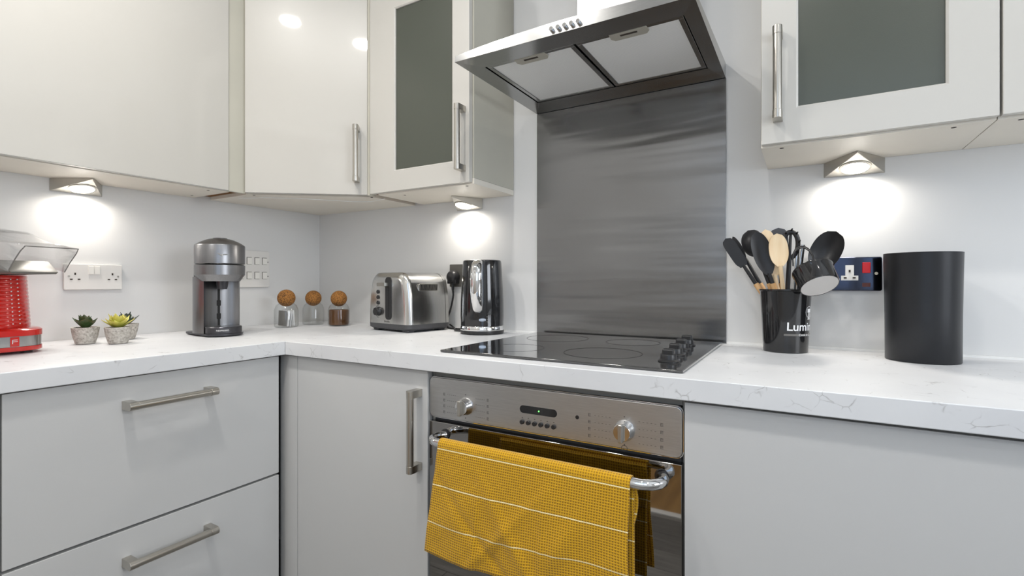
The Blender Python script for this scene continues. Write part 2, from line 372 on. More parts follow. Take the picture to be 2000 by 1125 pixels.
for x in (.1, 1.62): struct(MB().box(x, x+.08, YH, YF-.1002, 0, ZC).build('wall_hallway', M['wall']))
w = thing('window_1', 'white framed kitchen window with daylight behind', 'window', ((WINX[0]+WINX[1])/2, YF-.05, WINZ[0])); w['kind'] = 'structure'
b = MB(); x0, x1 = WINX; z0, z1 = WINZ
b.box(x0, x0+.05, YF-.07, YF-.02, z0, z1).box(x1-.05, x1, YF-.07, YF-.02, z0, z1).box(x0+.05, x1-.05, YF-.07, YF-.02, z0, z0+.05).box(x0+.05, x1-.05, YF-.07, YF-.02, z1-.05, z1).box((x0+x1)/2-.03, (x0+x1)/2+.03, YF-.07, YF-.02, z0+.05, z1-.05)
b.build('window_frame', M['skirt'], w, .003)
MB().box(x0+.05, x1-.05, YF-.048, YF-.042, z0+.05, z1-.05).build('window_pane', M['winglass'], w)
b = MB(); b.box(DX0-.06, DX0, YF+.0005, YF+.018, 0, DZ+.06).box(DX1, DX1+.06, YF+.0005, YF+.018, 0, DZ+.06).box(DX0, DX1, YF+.0005, YF+.018, DZ, DZ+.06)
d = struct(b.build('door_1', M['skirt'], None, .002)); d['label'] = 'white door frame opening to the oak floored hallway'; d['category'] = 'door frame'
struct(MB().box(1.59, XR, YF+.001, YF+.018, 0, .115).build('baseboard_front', M['skirt'], None, .003))
area('hallway_lamp', (1.1, -2.7, 2.38), (0, 0, -1), .1, 9, (1, .97, .93))

# ceiling downlights (source of the room light)
for x, y in DOWNLIGHTS:
    t = thing('downlight', 'round recessed ceiling downlight over the kitchen floor', 'ceiling light', (x, y, ZC), 0, 'recessed ceiling downlights')
    b = MB(); b.lathe([(.046, -.0005), (.058, -.0005), (.058, -.004), (.05, -.007), (.046, -.004)], (x, y, ZC), 32, cap0=False, cap1=False); b.build('trim_ring', M['chrome'], t)
    MB().lathe([(.044, -.0005), (.044, -.002)], (x, y, ZC), 32).build('lens', M['ceil_lens'], t)

# ------------------------------------------------------------------ worktops
Z = .91
JX = .5944
c = MB().box(.001, JX-.0008, YF+.002, -.001, Z-.04, Z).build('worktop', M['counter'], None, .002)
tag(c, 'white marbled worktop along the left wall under the coffee machine', 'worktop')
c = MB().box(JX+.0008, 3.3, -.594, -.001, Z-.04, Z).build('worktop', M['counter'], None, .002)
tag(c, 'white marbled worktop along the back wall around the black hob', 'worktop')

# ------------------------------------------------------------------ handles
def handle(parent, c, axis, out, length=.2, off=.033, local=False):
    "bar handle: round bar between two D-shaped end posts; c = middle of the bar on the door face"
    c, axis, out = Vector(c), Vector(axis).normalized(), Vector(out).normalized(); sd = axis.cross(out)
    b = MB(); r = .0096; pl = .018
    for sgn in (-1, 1):
        e0 = c+axis*sgn*(length/2); e1 = c+axis*sgn*(length/2-pl)
        pts = [sd*r, sd*r+out*off]+[out*off+(sd*math.cos(a)+out*math.sin(a))*r for a in [PI*k/10 for k in range(1, 10)]]+[-sd*r+out*off, -sd*r]
        b.prism([e0+p for p in pts], e1-e0)
    b.cyl(c+out*off-axis*(length/2-pl), c+out*off+axis*(length/2-pl), r*.93, n=24)
    return b.build('handle', M['nickel'], parent, .0006, 2)

# ------------------------------------------------------------------ base units
# left run, drawer unit
DF = .577
def drawer_unit(y0, y1, label):
    t = thing('drawer_unit', label, 'drawer unit', (.3, (y0+y1)/2, 0), 0)
    MB().box(.01, DF-.02, y0, y1, .15, .868).build('carcass', M['lower_car'], t)
    for z0, z1, hz in ((.5245, .866, .800), (.16, .518, .444)):
        dr = MB().box(DF-.0185, DF, y0+.0015, y1-.0015, z0, z1).build('drawer', M['lower'], t, .001)
        handle(dr, (DF, (y0+y1)/2, hz+.004), (0, 1, 0), (1, 0, 0), .196)
    MB().box(.05, DF-.05, y0, y1, 0, .15).build('plinth', M['lower'], t)
    return t
drawer_unit(-1.190, -.600, 'light grey drawer unit under the coffee machine end of the worktop')
drawer_unit(-1.792, -1.194, 'light grey drawer unit beside the left edge of the view')
# corner unit
t = thing('corner_base_cabinet', 'light grey corner cupboard left of the oven with an upright bar handle', 'cabinet', (.85, -.3, 0))
MB().box(.60, 1.118, -.556, -.01, .15, .868).build('carcass', M['lower_car'], t)
MB().prism([(.5485, -DF, .15), (.6268, -DF, .15), (.6268, -DF+.018, .15), (.5485, -DF+.018, .15)], (0, 0, .716)).build('corner_post', M['lower'], t, .001)
MB().box(.553, .563, -DF+.0175, -DF+.0195, .16, .867).build('shadow_strip', M['dark'], t)
dr = MB().box(.6288, 1.1185, -DF, -DF+.018, .16, .866).build('door', M['lower'], t, .001)
handle(dr, (1.0925, -DF, .7225), (0, 0, 1), (0, -1, 0), .198)
MB().box(.60, 1.118, -.53, -.01, 0, .15).build('plinth', M['lower'], t)
# oven housing and oven
t = thing('oven_housing', 'grey open housing unit around the built-in oven', 'cabinet', (1.42, -.3, 0))
b = MB(); b.box(1.1195, 1.126, -.556, -.01, .15, .868).box(1.714, 1.7195, -.556, -.01, .15, .868).box(1.1265, 1.7135, -.556, -.54, .8525, .868); b.build('carcass', M['lower_car'], t)
MB().box(1.123, 1.717, -DF, -DF+.018, .16, .2545).build('filler_panel', M['lower'], t)
MB().box(1.1195, 1.7195, -.53, -.01, 0, .15).build('plinth', M['lower'], t)
ov = thing('oven', 'stainless steel built-in single oven below the black hob', 'oven', (1.42, -.3, .257))
OX0, OX1 = 1.1235, 1.7165
MB().box(1.128, 1.712, -.5565, -.02, .26, .85).build('body', M['charcoal'], ov)
MB().rrect(OX1-OX0, .094, .012, ((OX0+OX1)/2, -.5575, .8055), (1, 0, 0), (0, 0, 1), (0, -.0165, 0)).build('control_panel', M['steel_panel'], ov, .0015)
b = MB(); 
cp = 'control_panel'
b = MB()                                                             # thin raised rim round the panel
pts = []
def rr_pts(w, h, r, c, y, n=6):
    out = []
    for (sx, sy, a0) in ((1, 1, 0), (-1, 1, PI/2), (-1, -1, PI), (1, -1, 1.5*PI)):
        for i in range(n+1):
            a = a0+PI/2*i/n; out.append((c[0]+sx*(w/2-r)+r*math.cos(a), y, c[1]+sy*(h/2-r)+r*math.sin(a)))
    return out
b.tube(rr_pts(OX1-OX0+.003, .097, .0135, ((OX0+OX1)/2, .8055), -.5700), .0012, 6, closed=True); b.build('panel_rim', M['chrome'], ov)
MB().rrect(.089, .0165, .008, (1.4195, -.5735, .8075), (1, 0, 0), (0, 0, 1), (0, -.001, 0)).build('clock_display', M['blackgloss'], ov)
b = MB(); b.cyl((1.4215, -.5744, .8075), (1.4215, -.575, .8075), .0016, n=8); b.build('display_light', M['green'], ov)
for k in range(6):
    x = 1.381+k*.0151; b = MB(); b.cyl((x, -.5738, .7795), (x, -.5785, .7795), .0052, .0046, 20); b.build('push_button', M['blackplastic'], ov, .0005)
b = MB(); b.cyl((1.5095, -.5738, .8068), (1.5095, -.5750, .8068), .0040, n=18); b.build('sensor_dot', M['blackgloss'], ov)
for kx in (1.2300, 1.6080):
    b = MB(); b.lathe([(.0205, 0), (.0205, .003), (.0185, .006), (.0178, .016), (.0165, .019)], n=36, M=Matrix.Translation((kx, -.5738, .7945)) @ Matrix.Rotation(PI/2, 4, 'X'))
    kb = b.build('knob', M['chrome'], ov, .0004, label='round metal control knob')
    MB().box(kx-.0042, kx+.0042, -.6035, -.592, .7945-.0175, .7945+.0175).build('knob_grip', M['nickel'], kb, .0022, 3)
b = MB(); yk = -.57425                                               # printed marks round the knobs
for kx in (1.2300, 1.6080):
    sgn = (-1, 1)
    for k in range(4):
        for s_ in sgn:
            zz = .7945+.021-.014*k; x0 = kx+s_*.028; x1 = kx+s_*(.056 if kx < 1.5 else .066)
            for j in range(5):
                xa = x0+(x1-x0)*j/5; b.box(min(xa, xa+s_*.003), max(xa, xa+s_*.003), yk, -.5741, zz-.0003, zz+.0003)
            xc = x1+s_*.006
            for q in range(3): b.box(xc-.0025, xc+.0025, yk, -.5741, zz-.0028+q*.0024, zz-.0028+q*.0024+.0008)
            b.box(xc-.0026, xc-.0019, yk, -.5741, zz-.003, zz+.003)
    b.box(kx-.0012, kx+.0012, yk, -.5741, .7945+.0255, .7945+.0275); b.box(kx-.0012, kx+.0012, yk, -.5741, .7945-.0285, .7945-.0265)
b.tube([(1.6080-.006+.006*math.cos(a)+.006, -.5742, .7945-.0345+.0055*math.sin(a)) for a in [PI*2*k/14 for k in range(14)]], .0005, 5, closed=True)
for k in range(6): x = 1.381+k*.0151; b.box(x-.0018, x+.0018, yk, -.5741, .7885, .7891).box(x-.0004, x+.0004, yk, -.5741, .7875, .790)
mk = b.build('panel_markings', M['ink'], ov)
MB().box(OX0, OX1, -.5755, -.558, .2575, .7475).build('door', M['ovendoor'], ov, .0015, label='mirror-like dark steel and glass oven door')
RZ, RY, RR = .7205, -.634, .0098
path = [(1.1720, -.5760, RZ), (1.1655, -.588, RZ), (1.164, -.602, RZ), (1.168, -.616, RZ), (1.178, -.627, RZ), (1.193, RY, RZ)]
path = path+[(1.30, RY, RZ), (1.42, RY, RZ), (1.55, RY, RZ)]+[(2*1.42-x+.012, y, z) for x, y, z in path[::-1]]
b = MB(); b.tube(path, RR, 18); b.build('rail', M['chrome'], ov)
for x in (1.1720, 2*1.42-1.1720+.012):
    b = MB(); b.cyl((x, -.5755, RZ), (x, -.5795, RZ), .0135, .0125, 20); b.build('rail_mount', M['blackgloss'], ov)

# towel over the rail: a front flap, a shorter doubled flap and a back flap
tw = thing('tea_towel', 'mustard yellow waffle tea towel with thin white stripes hung over the oven rail', 'towel', (1.42, RY, RZ))
def drape(xa, xb, zf, zb, rad, amp, seed, spread=.012, flare=0.0, lowx=0, y_off=0):
    L1 = RZ-zf; Lc = PI*rad; L2 = RZ-zb; L = L1+Lc+L2
    def fn(u, v):
        s_ = v*L; x = xa+(xb-xa)*u
        if s_ < L1: d = L1-s_; y = RY-rad; z = RZ-d; side = -1
        elif s_ < L1+Lc: a = (s_-L1)/rad; y = RY-rad*math.cos(a); z = RZ+rad*math.sin(a); d = 0; side = 0
        else: d = s_-L1-Lc; y = RY+rad; z = RZ-d; side = 1
        k = min(1, d/.16)
        wv = amp*k*(math.sin(x*31+seed+d*9)+.6*math.sin(x*57+seed*2-d*14)+.5*math.sin((x*.8+d)*63+seed))
        if side < 0:
            y += -spread*k*.6+wv; x -= lowx*d*(1-u)+.004*k*math.sin(d*20)*u
            for fx, fa in ((.27, .0024), (.62, .0022)):                 # soft pressed fold lines
                y += -fa*math.exp(-((u-fx)/.012)**2)*k
            y += -.0042*k*math.exp(-((u-.28-(d-.05)*1.7)/.035)**2)-.0036*k*math.exp(-((u-.52+(d-.10)*2.1)/.03)**2)+.0034*k*math.exp(-((u-.16-(d-.12)*2.6)/.03)**2)-.003*k*math.exp(-((u-.86+(d-.02)*1.2)/.04)**2)
            z -= .012*k*math.sin(u*4.5+.5)*(d/.24)
        elif side > 0: y += spread*k*.35+wv*.5
        return (x, y+y_off, z)
    return fn, L
fn, L = drape(1.2065, 1.641, .488, .50, RR+.0022, .0016, 1.3, spread=.016, lowx=.13)
b = MB(); b.grid(fn, 90, 90, uv=lambda u, v: (u*.435, v*L)); b.build('cloth', M['towel'], tw, solid=.0022)
fn, L = drape(1.2095, 1.6395, .66, .60, RR+.0062, .0010, 2.1, spread=-.006)
fi = MB(); 
def fn2(u, v):                                                       # inner doubled layer between rail and front flap
    d = v*.085; x = 1.30+(1.6395+.006*math.sin(v*3)-1.30)*u
    return (x, RY+RR+.0065+.010*math.sin(v*PI*.9)+.001*math.sin(x*60), RZ+.002-d)
fi.grid(fn2, 40, 12, uv=lambda u, v: (u*.34, v*.085)); fi.build('folded_layer', M['towel'], tw, solid=.0022)

# right-hand appliance panel
t = thing('base_cabinet', 'light grey plain fronted cupboard right of the oven', 'cabinet', (2.0, -.3, 0))
MB().box(1.722, 2.319, -.556, -.01, .15, .868).build('carcass', M['lower_car'], t)
MB().box(1.7212, 2.3204, -DF, -DF+.018, .16, .8635).build('door', M['lower'], t, .001)
MB().box(1.722, 2.319, -.53, -.01, 0, .15).build('plinth', M['lower'], t)
t = thing('base_cabinet', 'light grey cupboard past the right edge of the view', 'cabinet', (2.62, -.3, 0))
MB().box(2.324, 2.92, -.556, -.01, .15, .868).build('carcass', M['lower_car'], t)
MB().box(2.3224, 2.922, -DF, -DF+.018, .16, .8635).build('door', M['lower'], t, .001)
MB().box(2.324, 2.92, -.53, -.01, 0, .15).build('plinth', M['lower'], t)

# ------------------------------------------------------------------ splashback
sp = MB().box(1.1195, 1.7195, -.004, -.0005, Z+.001, 1.6575).build('splashback', M['splash'], None, .0008)
tag(sp, 'tall brushed stainless steel splashback sheet behind the hob', 'splashback')
b = MB(); b.box(JX+.01, 1.118, -.004, -.0005, Z+.0002, Z+.004).build('sealant', M['skirt'], None); tag(bpy.data.objects['sealant'], 'thin white sealant bead between toaster wall and worktop', 'sealant')
o = MB().box(1.721, 3.3, -.007, -.0005, Z+.0002, Z+.006).build('sealant', M['skirt'], None); tag(o, 'thin white sealant bead along the worktop right of the splashback', 'sealant')

# ------------------------------------------------------------------ hob
hb = thing('hob', 'black ceramic glass hob with four control knobs on its right side', 'hob', (1.424, -.295, Z))
HX0, HX1, HY0, HY1 = 1.134, 1.7125, -.548, -.030
b = MB(); b.box(HX0, HX1, HY0, HY1, Z+.0008, Z+.0065).build('glass_plate', M['hob'], hb, .0018, 3)
for cx, cy, r in ((1.275, -.42, .072), (1.275, -.17, .09), (1.50, -.40, .09), (1.50, -.16, .072)):
    b = MB(); b.lathe([(r, 0), (r+.0016, 0), (r+.0016, .0002), (r, .0002)], (cx, cy, Z+.0066), 64, cap0=False, cap1=False); b.build('cooking_ring', M['hobmark'], hb)
for kx, ky in ((1.664, -.452), (1.6555, -.350), (1.648, -.248), (1.642, -.150)):
    b = MB(); b.lathe([(.0215, 0), (.0215, .002), (.017, .005), (.0165, .014), (.0155, .016)], (kx, ky, Z+.0066), 32)
    kb = b.build('knob', M['blackplastic'], hb, .0004)
    MB().box(kx-.0125, kx+.0125, ky-.0095, ky+.0095, Z+.016, Z+.0335, ).build('knob_grip', M['blackplastic'], kb, .004, 3)

# ------------------------------------------------------------------ extractor hood
hd = thing('cooker_hood', 'stainless steel chimney cooker hood above the splashback', 'cooker hood', (1.42, -.24, 1.657))
X0, X1, Yh, ZB = 1.1200, 1.7185, -.470, 1.6585
IX0, IX1, IY0, IY1 = 1.166, 1.684, -.396, -.084
def ztop(x): return 1.675+.014*(1-((x-1.42)/.3)**2)
b = MB(); n = 24; xs = [X0+(X1-X0)*i/n for i in range(n+1)]
for i in range(n):
    xa, xb_ = xs[i], xs[i+1]
    b.face([(xa, Yh, ZB), (xb_, Yh, ZB), (xb_, Yh+.002, ztop(xb_)), (xa, Yh+.002, ztop(xa))])           # front band
    b.face([(xa, Yh+.002, ztop(xa)), (xb_, Yh+.002, ztop(xb_)), (xb_, -.001, 1.70), (xa, -.001, 1.70)])  # top
for xx, fl in ((X0, 0), (X1, 1)): b.face([(xx, Yh, ZB), (xx, Yh+.002, ztop(xx)), (xx, -.001, 1.70), (xx, -.001, ZB)], fl)
b.face([(X0, -.001, ZB), (X1, -.001, ZB), (X1, -.001, 1.70), (X0, -.001, 1.70)])
bmesh.ops.remove_doubles(b.bm, verts=b.bm.verts, dist=1e-5)
b.build('canopy', M['steel'], hd)
b = MB(); zi = ZB+.004                                                # underside frame, four mitred strips with their own slopes
o_ = [(X0, Yh), (X1, Yh), (X1, -.001), (X0, -.001)]; i_ = [(IX0, IY0), (IX1, IY0), (IX1, IY1), (IX0, IY1)]
for k in range(4):
    a, c2 = o_[k], o_[(k+1) % 4]; d_, e_ = i_[(k+1) % 4], i_[k]
    b.face([(a[0], a[1], ZB), (c2[0], c2[1], ZB), (d_[0], d_[1], zi), (e_[0], e_[1], zi)])
    b.face([(e_[0], e_[1], zi), (d_[0], d_[1], zi), (d_[0], d_[1], zi+.012), (e_[0], e_[1], zi+.012)])
b.build('underside_frame', M['steel'], hd, recalc=False)
ff = 0
for xa, xb_, lx in ((IX0+.003, 1.4215, 1.298), (1.4275, IX1-.003, 1.556)):
    fr = MB(); e = .012; z_ = zi+.0015; za = zi+.008
    fr.box(xa, xb_, IY0+.003, IY0+.003+e, z_, za).box(xa, xb_, IY1-.003-e, IY1-.003, z_, za).box(xa, xa+e, IY0+.003+e, IY1-.003-e, z_, za).box(xb_-e, xb_, IY0+.003+e, IY1-.003-e, z_, za)
    f = fr.build('grease_filter', M['steel'], hd, .001)
    MB().box(xa+e, xb_-e, IY0+.003+e, IY1-.003-e, z_+.002, za).build('filter_mesh', M['filter'], f)
    yl = IY0+.004
    MB().prism([(lx-.044, yl, z_-.0015), (lx+.044, yl, z_-.0015), (lx+.046, yl+.022, z_-.0015), (lx+.038, yl+.034, z_-.0015), (lx-.038, yl+.034, z_-.0015), (lx-.046, yl+.022, z_-.0015)], (0, 0, .003)).build('latch', M['latch'], f, .001)
    MB().box(lx-.020, lx+.020, yl+.009, yl+.016, z_-.0022, z_-.0014).build('latch_slot', M['hole'], f)
for k in range(5):
    x = 1.402+k*.0168; b = MB(); b.cyl((x, Yh+.002, 1.6715), (x, Yh-.007, 1.6715), .0052, n=20); b.build('push_button', M['chrome'], hd, .0006)
MB().box(1.345, 1.565, -.19, -.001, 1.70-.02, ZC-.001).build('chimney', M['chimney'], hd, .002)

# ------------------------------------------------------------------ wall units
UZ, UT = 1.389, 2.105
def ringbox(b, x0, x1, z0, z1, hx0, hx1, hz0, hz1, y0, y1, lip=.004):
    o_ = [(x0, z0), (x1, z0), (x1, z1), (x0, z1)]; i_ = [(hx0, hz0), (hx1, hz0), (hx1, hz1), (hx0, hz1)]
    j_ = [(hx0-lip, hz0-lip), (hx1+lip, hz0-lip), (hx1+lip, hz1+lip), (hx0-lip, hz1+lip)]
    V = {}
    for nme, L_, y in (('of', o_, y0), ('jf', j_, y0), ('if', i_, y0+lip*.8), ('ib', i_, y1), ('ob', o_, y1)): V[nme] = [b.bm.verts.new((p[0], y, p[1])) for p in L_]
    for k in range(4):
        q = (k+1) % 4
        for A, B in (('of', 'jf'), ('jf', 'if'), ('if', 'ib'), ('ib', 'ob'), ('ob', 'of')): b.bm.faces.new([V[A][k], V[A][q], V[B][q], V[B][k]])
def hole(t, x, y): MB().cyl((x, y, UZ-.0004), (x, y, UZ+.001), .0045, n=12).build('fixing_hole', M['hole'], t)
# left wall unit
t = thing('wall_cabinet', 'glossy cream wall cupboard on the left wall above the small plants', 'cabinet', (.12, -.85, UZ))
b = MB(); b.box(.001, .225, -1.157, -.545, UZ, UT).build('carcass', M['under'], t, .0008)
MB().box(.227, .2461, -1.155, -.5578, UZ+.002, UT).build('door', M['upper'], t, .0015)
hole(t, .20, -.60); hole(t, .05, -.575)
# diagonal corner unit
P1 = Vector((.2526, -.5068, 0)); P2 = Vector((.5795, -.2586, 0)); tn = (P2-P1).normalized(); nn = Vector((tn.y, -tn.x, 0))
t = thing('corner_wall_cabinet', 'glossy cream diagonal corner wall cupboard between the left cupboard and the glass one', 'cabinet', (.25, -.22, UZ))
b = MB(); b.prism([(.001, -.001, UZ), (.001, -.485, UZ), (.225, -.485, UZ), (.563, -.228, UZ), (.572, -.2, UZ), (.572, -.001, UZ)], (0, 0, UT-UZ)); b.build('carcass', M['under'], t, .0008)
b = MB(); q = P1-nn*.018; q2 = P2-nn*.018
b.prism([P1+Vector((0, 0, UZ+.003)), P2+Vector((0, 0, UZ+.003)), q2+Vector((0, 0, UZ+.003)), q+Vector((0, 0, UZ+.003))], (0, 0, UT-UZ)); dr = b.build('door', M['upper'], t, .0015)
cc = P1+tn*((P2-P1).length-.036)
handle(dr, (cc.x, cc.y, 1.531), (0, 0, 1), nn, .196)
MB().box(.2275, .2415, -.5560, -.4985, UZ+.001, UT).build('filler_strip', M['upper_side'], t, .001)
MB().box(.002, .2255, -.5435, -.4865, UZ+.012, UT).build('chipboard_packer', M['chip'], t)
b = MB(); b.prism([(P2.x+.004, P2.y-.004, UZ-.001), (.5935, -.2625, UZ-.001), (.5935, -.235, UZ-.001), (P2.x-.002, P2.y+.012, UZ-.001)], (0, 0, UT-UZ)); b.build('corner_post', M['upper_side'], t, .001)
b = MB(); b.tube([(.14, -.46, UZ-.001), (.24, -.42, UZ-.001), (.34, -.33, UZ-.001), (.44, -.20, UZ-.001), (.50, -.165, UZ-.0012), (.59, -.185, UZ-.001)], .0016, 6); b.build('cable', M['skirt'], t)
hole(t, .24, -.465); hole(t, .565, -.225)
# glass units
def glass_unit(name, label, x0, x1, xd0, xd1, hx0, hx1, hz0, hhx, hl):
    t = thing(name, label, 'cabinet', ((x0+x1)/2, -.13, UZ)); yb = -.2450
    b = MB(); b.box(x0, x1, yb, -.001, UZ, UZ+.018).build('bottom_panel', M['under'], t, .0008)
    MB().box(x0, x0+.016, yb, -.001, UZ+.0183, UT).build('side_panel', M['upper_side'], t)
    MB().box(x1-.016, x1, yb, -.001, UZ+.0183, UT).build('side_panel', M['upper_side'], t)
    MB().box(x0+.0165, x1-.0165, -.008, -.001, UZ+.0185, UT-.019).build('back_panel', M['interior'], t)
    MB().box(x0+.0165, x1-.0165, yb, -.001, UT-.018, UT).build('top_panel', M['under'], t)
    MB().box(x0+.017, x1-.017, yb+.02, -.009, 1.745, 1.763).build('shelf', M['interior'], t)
    b = MB(); ringbox(b, xd0, xd1, UZ+.004, UT, hx0, hx1, hz0, 2.010, -.2636, -.2465)
    d = b.build('door', M['upper_satin'], t, .0006)
    MB().box(hx0-.0, hx1+.0, -.2562, -.2522, hz0-.0, 2.010).build('glass_pane', M['frost'], d, label='frosted grey-green glass pane')
    if hhx: handle(d, (hhx, -.2636, hl), (0, 0, 1), (0, -1, 0), .2)
    return t
t = glass_unit('wall_cabinet', 'cream wall cupboard with frosted glass door left of the cooker hood', .618, 1.0262, .5960, 1.0205, .713, .953, 1.4645, .9985, 1.5265)
MB().box(.575, .6165, -.243, -.002, UZ+.012, UT).build('chipboard_packer', M['chip'], t)
hole(t, .70, -.20); hole(t, .985, -.225)
t = glass_unit('wall_cabinet', 'cream wall cupboard with frosted glass door right of the cooker hood', 1.8236, 2.2230, 1.8257, 2.2225, 1.898, 2.1462, 1.4690, 1.8590, 1.5385)
hole(t, 1.865, -.225); hole(t, 2.165, -.225)
t = thing('wall_cabinet', 'cream wall cupboard at the upper right corner of the view', 'cabinet', (2.45, -.13, UZ))
MB().box(2.2245, 2.72, -.245, -.001, UZ, UT).build('carcass', M['under'], t, .0008)
MB().box(2.2270, 2.72, -.2636, -.2465, UZ+.004, UT).build('door', M['upper_satin'], t, .0015)
hole(t, 2.262, -.225)

# ------------------------------------------------------------------ triangular under-cabinet lights
def wedge(loc, rz, label, s=.064, dep=.112, h=.0375):
    "back edge on the wall at local y=0, apex at local -y"
    t = thing('cabinet_light', label, 'light', loc, rz, 'triangular lights under the wall units')
    A, B_, C_ = Vector((-s, 0, 0)), Vector((s, 0, 0)), Vector((0, -dep, 0)); dn = Vector((0, 0, -h)); D, E = A+dn, B_+dn; G = C_+Vector((0, 0, -.004))
    b = MB()
    b.face([A, B_, C_]); b.face([A, D, E, B_]); b.face([A, C_, G, D]); b.face([B_, E, G, C_]); b.face([D, G, E])
    bmesh.ops.remove_doubles(b.bm, verts=b.bm.verts, dist=1e-6)
    b.build('housing', M['nickel'], t, .0012, local=True)
    n_ = (G-D).cross(E-D).normalized(); n_ = n_ if n_.z < 0 else -n_
    c = (D+E)/2+((G-(D+E)/2)*.36); Mx = Matrix.Translation(c) @ n_.to_track_quat('Z', 'Y').to_matrix().to_4x4()
    MB().lathe([(.0285, 0), (.034, 0), (.034, .0016), (.0285, .003)], n=36, M=Mx, cap0=False, cap1=False).build('bezel', M['nickel'], t, local=True)
    MB().lathe([(.0283, .0004), (.0283, .0022)], n=36, M=Mx).build('lens', M['lens'], t, local=True)
    Wm = WM[t.name]; p = Wm @ (c+n_*.006); dr_ = (Wm.to_3x3() @ n_)
    area('cabinet_lamp', p, dr_, .05, .48, (1, .93, .84), spread=math.radians(165))
wedge((2.0165, -.0015, UZ), 0, 'triangular steel lamp under the right glass cupboard, above the cooker socket')
wedge((.8375, -.0015, UZ), 0, 'triangular steel lamp under the glass cupboard, above the kettle', s=.058)
wedge((.0015, -.881, UZ), PI/2, 'triangular steel lamp under the left cupboard, above the white double socket')

# ------------------------------------------------------------------ sockets
def pins(t, x, z, y, local=False, k=1.0):
    for bb in ((-.002, .002, .006, .0125), (-.0125, -.0062, -.0095, -.0055), (.0062, .0125, -.0095, -.0055)):
        MB().box(x+bb[0]*k, x+bb[1]*k, y-.0006, y+.001, z+bb[2], z+bb[3]).build('pin_hole', M['hole'], t, local=local)
# left wall double socket (built facing -y, turned to face +x)
t = thing('double_socket', 'white double plug socket on the left wall above the small plants', 'socket', (0, -.8405, 1.0995), PI/2)
MB().rrect(.147, .078, .003, (0, -.0008, 0), (1, 0, 0), (0, 0, 1), (0, -.009, 0)).build('face_plate', M['plate'], t, .0015, local=True)
pins(t, -.047, 0, -.0102, True); pins(t, .047, 0, -.0102, True)
for x in (-.0145/2-.0005, .0145/2+.0005): MB().box(x-.007, x+.007, -.0125, -.0095, .008, .0335).build('rocker_switch', M['switchwhite'], t, .001, local=True)
for x in (-.062, .062): MB().cyl((x, -.0095, .002), (x, -.0105, .002), .003, n=14).build('screw', M['nickel'], t, local=True)
# grid switch
t = thing('grid_switch', 'square white grid switch plate on the left wall behind the coffee machine', 'switch', (0, -.325, 1.137), PI/2)
MB().rrect(.146, .146, .008, (0, -.0008, 0), (1, 0, 0), (0, 0, 1), (0, -.008, 0)).build('face_plate', M['plate'], t, .0015, local=True)
for i in range(4):
    for j in range(2):
        x = -.047+i*.0325; z = .031-j*.058
        MB().box(x-.0105, x+.0105, -.0094, -.0084, z-.0135, z+.0155).build('switch_surround', M['greyprint'], t, local=True)
        MB().box(x-.0088, x+.0096, -.0125, -.0090, z-.0125, z+.0135).build('rocker_switch', M['switchwhite'], t, .001, local=True)
for z in (.029, -.029): MB().cyl((.0655, -.0085, z), (.0655, -.0096, z), .002, n=12).build('screw', M['ink'], t, local=True)
# kettle socket with plug
t = thing('double_socket', 'steel double plug socket on the back wall behind the kettle', 'socket', (.823, 0, 1.109))
MB().rrect(.147, .084, .003, (.823, -.0008, 1.109), (1, 0, 0), (0, 0, 1), (0, -.008, 0)).build('face_plate', M['darkchrome'], t, .0015)
pins(t, .87, 1.109, -.0092)
def plug(x, z, label, pts, r=.0035):
    t = thing('plug', label, 'plug', (x, -.01, z), 0)
    b = MB(); b.lathe([(.0235, 0), (.0245, .004), (.0235, .020), (.019, .027), (.016, .029)], n=28, M=Matrix.Translation((x, -.0095, z)) @ Matrix.Rotation(PI/2, 4, 'X'), sy=1.0)
    b.box(x-.02, x+.02, -.032, -.0095, z-.026, z-.01); b.build('plug_body', M['blackplastic'], t, .002)
    b = MB(); b.cyl((x, -.022, z-.024), (x+.001, -.023, z-.05), .0062, .0045, 12); b.build('cable_grip', M['blackplastic'], t)
    b = MB(); b.tube(smooth(pts), r, 10); b.build('flex', M['blackplastic'], t)
def smooth(pts, k=6):
    pts = [Vector(p) for p in pts]; out = []
    for i in range(len(pts)-1):
        p0, p1, p2, p3 = pts[max(i-1, 0)], pts[i], pts[i+1], pts[min(i+2, len(pts)-1)]
        for j in range(k):
            s_ = j/k; out.append(.5*((2*p1)+(-p0+p2)*s_+(2*p0-5*p1+4*p2-p3)*s_*s_+(-p0+3*p1-3*p2+p3)*s_**3))
    out.append(pts[-1]); return out
plug(.775, 1.104, 'black plug and flex in the steel socket between toaster and kettle',
     [(.776, -.023, 1.056), (.778, -.024, 1.03), (.768, -.026, .985), (.752, -.025, .945), (.757, -.030, .9155), (.80, -.05, .9140), (.85, -.045, .9140), (.895, -.055, .9142)])
# cooker socket
t = thing('cooker_socket', 'chrome cooker switch with white socket and red switches behind the utensil pot', 'socket', (2.000, 0, 1.1035))
MB().rrect(.148, .084, .005, (2.000, -.0008, 1.1035), (1, 0, 0), (0, 0, 1), (0, -.009, 0)).build('face_plate', M['chrome_dark_refl'], t, .002)
b = MB(); b.box(1.9985, 2.0165, -.0108, -.0096, 1.0995, 1.1255).box(1.9895, 2.0255, -.0108, -.0096, 1.0875, 1.0995); b.build('socket_insert', M['switchwhite'], t)
pins(t, 2.0075, 1.1015, -.0109)
MB().box(2.0335, 2.0505, -.0135, -.0095, 1.1055, 1.1320).build('rocker_switch', M['redsw'], t, .0012, label='red rocker switch')
MB().box(1.9520, 1.9720, -.0135, -.0095, 1.1045, 1.1310).build('rocker_switch', M['redsw'], t, .0012, label='large red cooker switch')
MB().box(2.0335, 2.0505, -.0108, -.0095, 1.0715, 1.0815).build('neon_window', M['neon'], t)
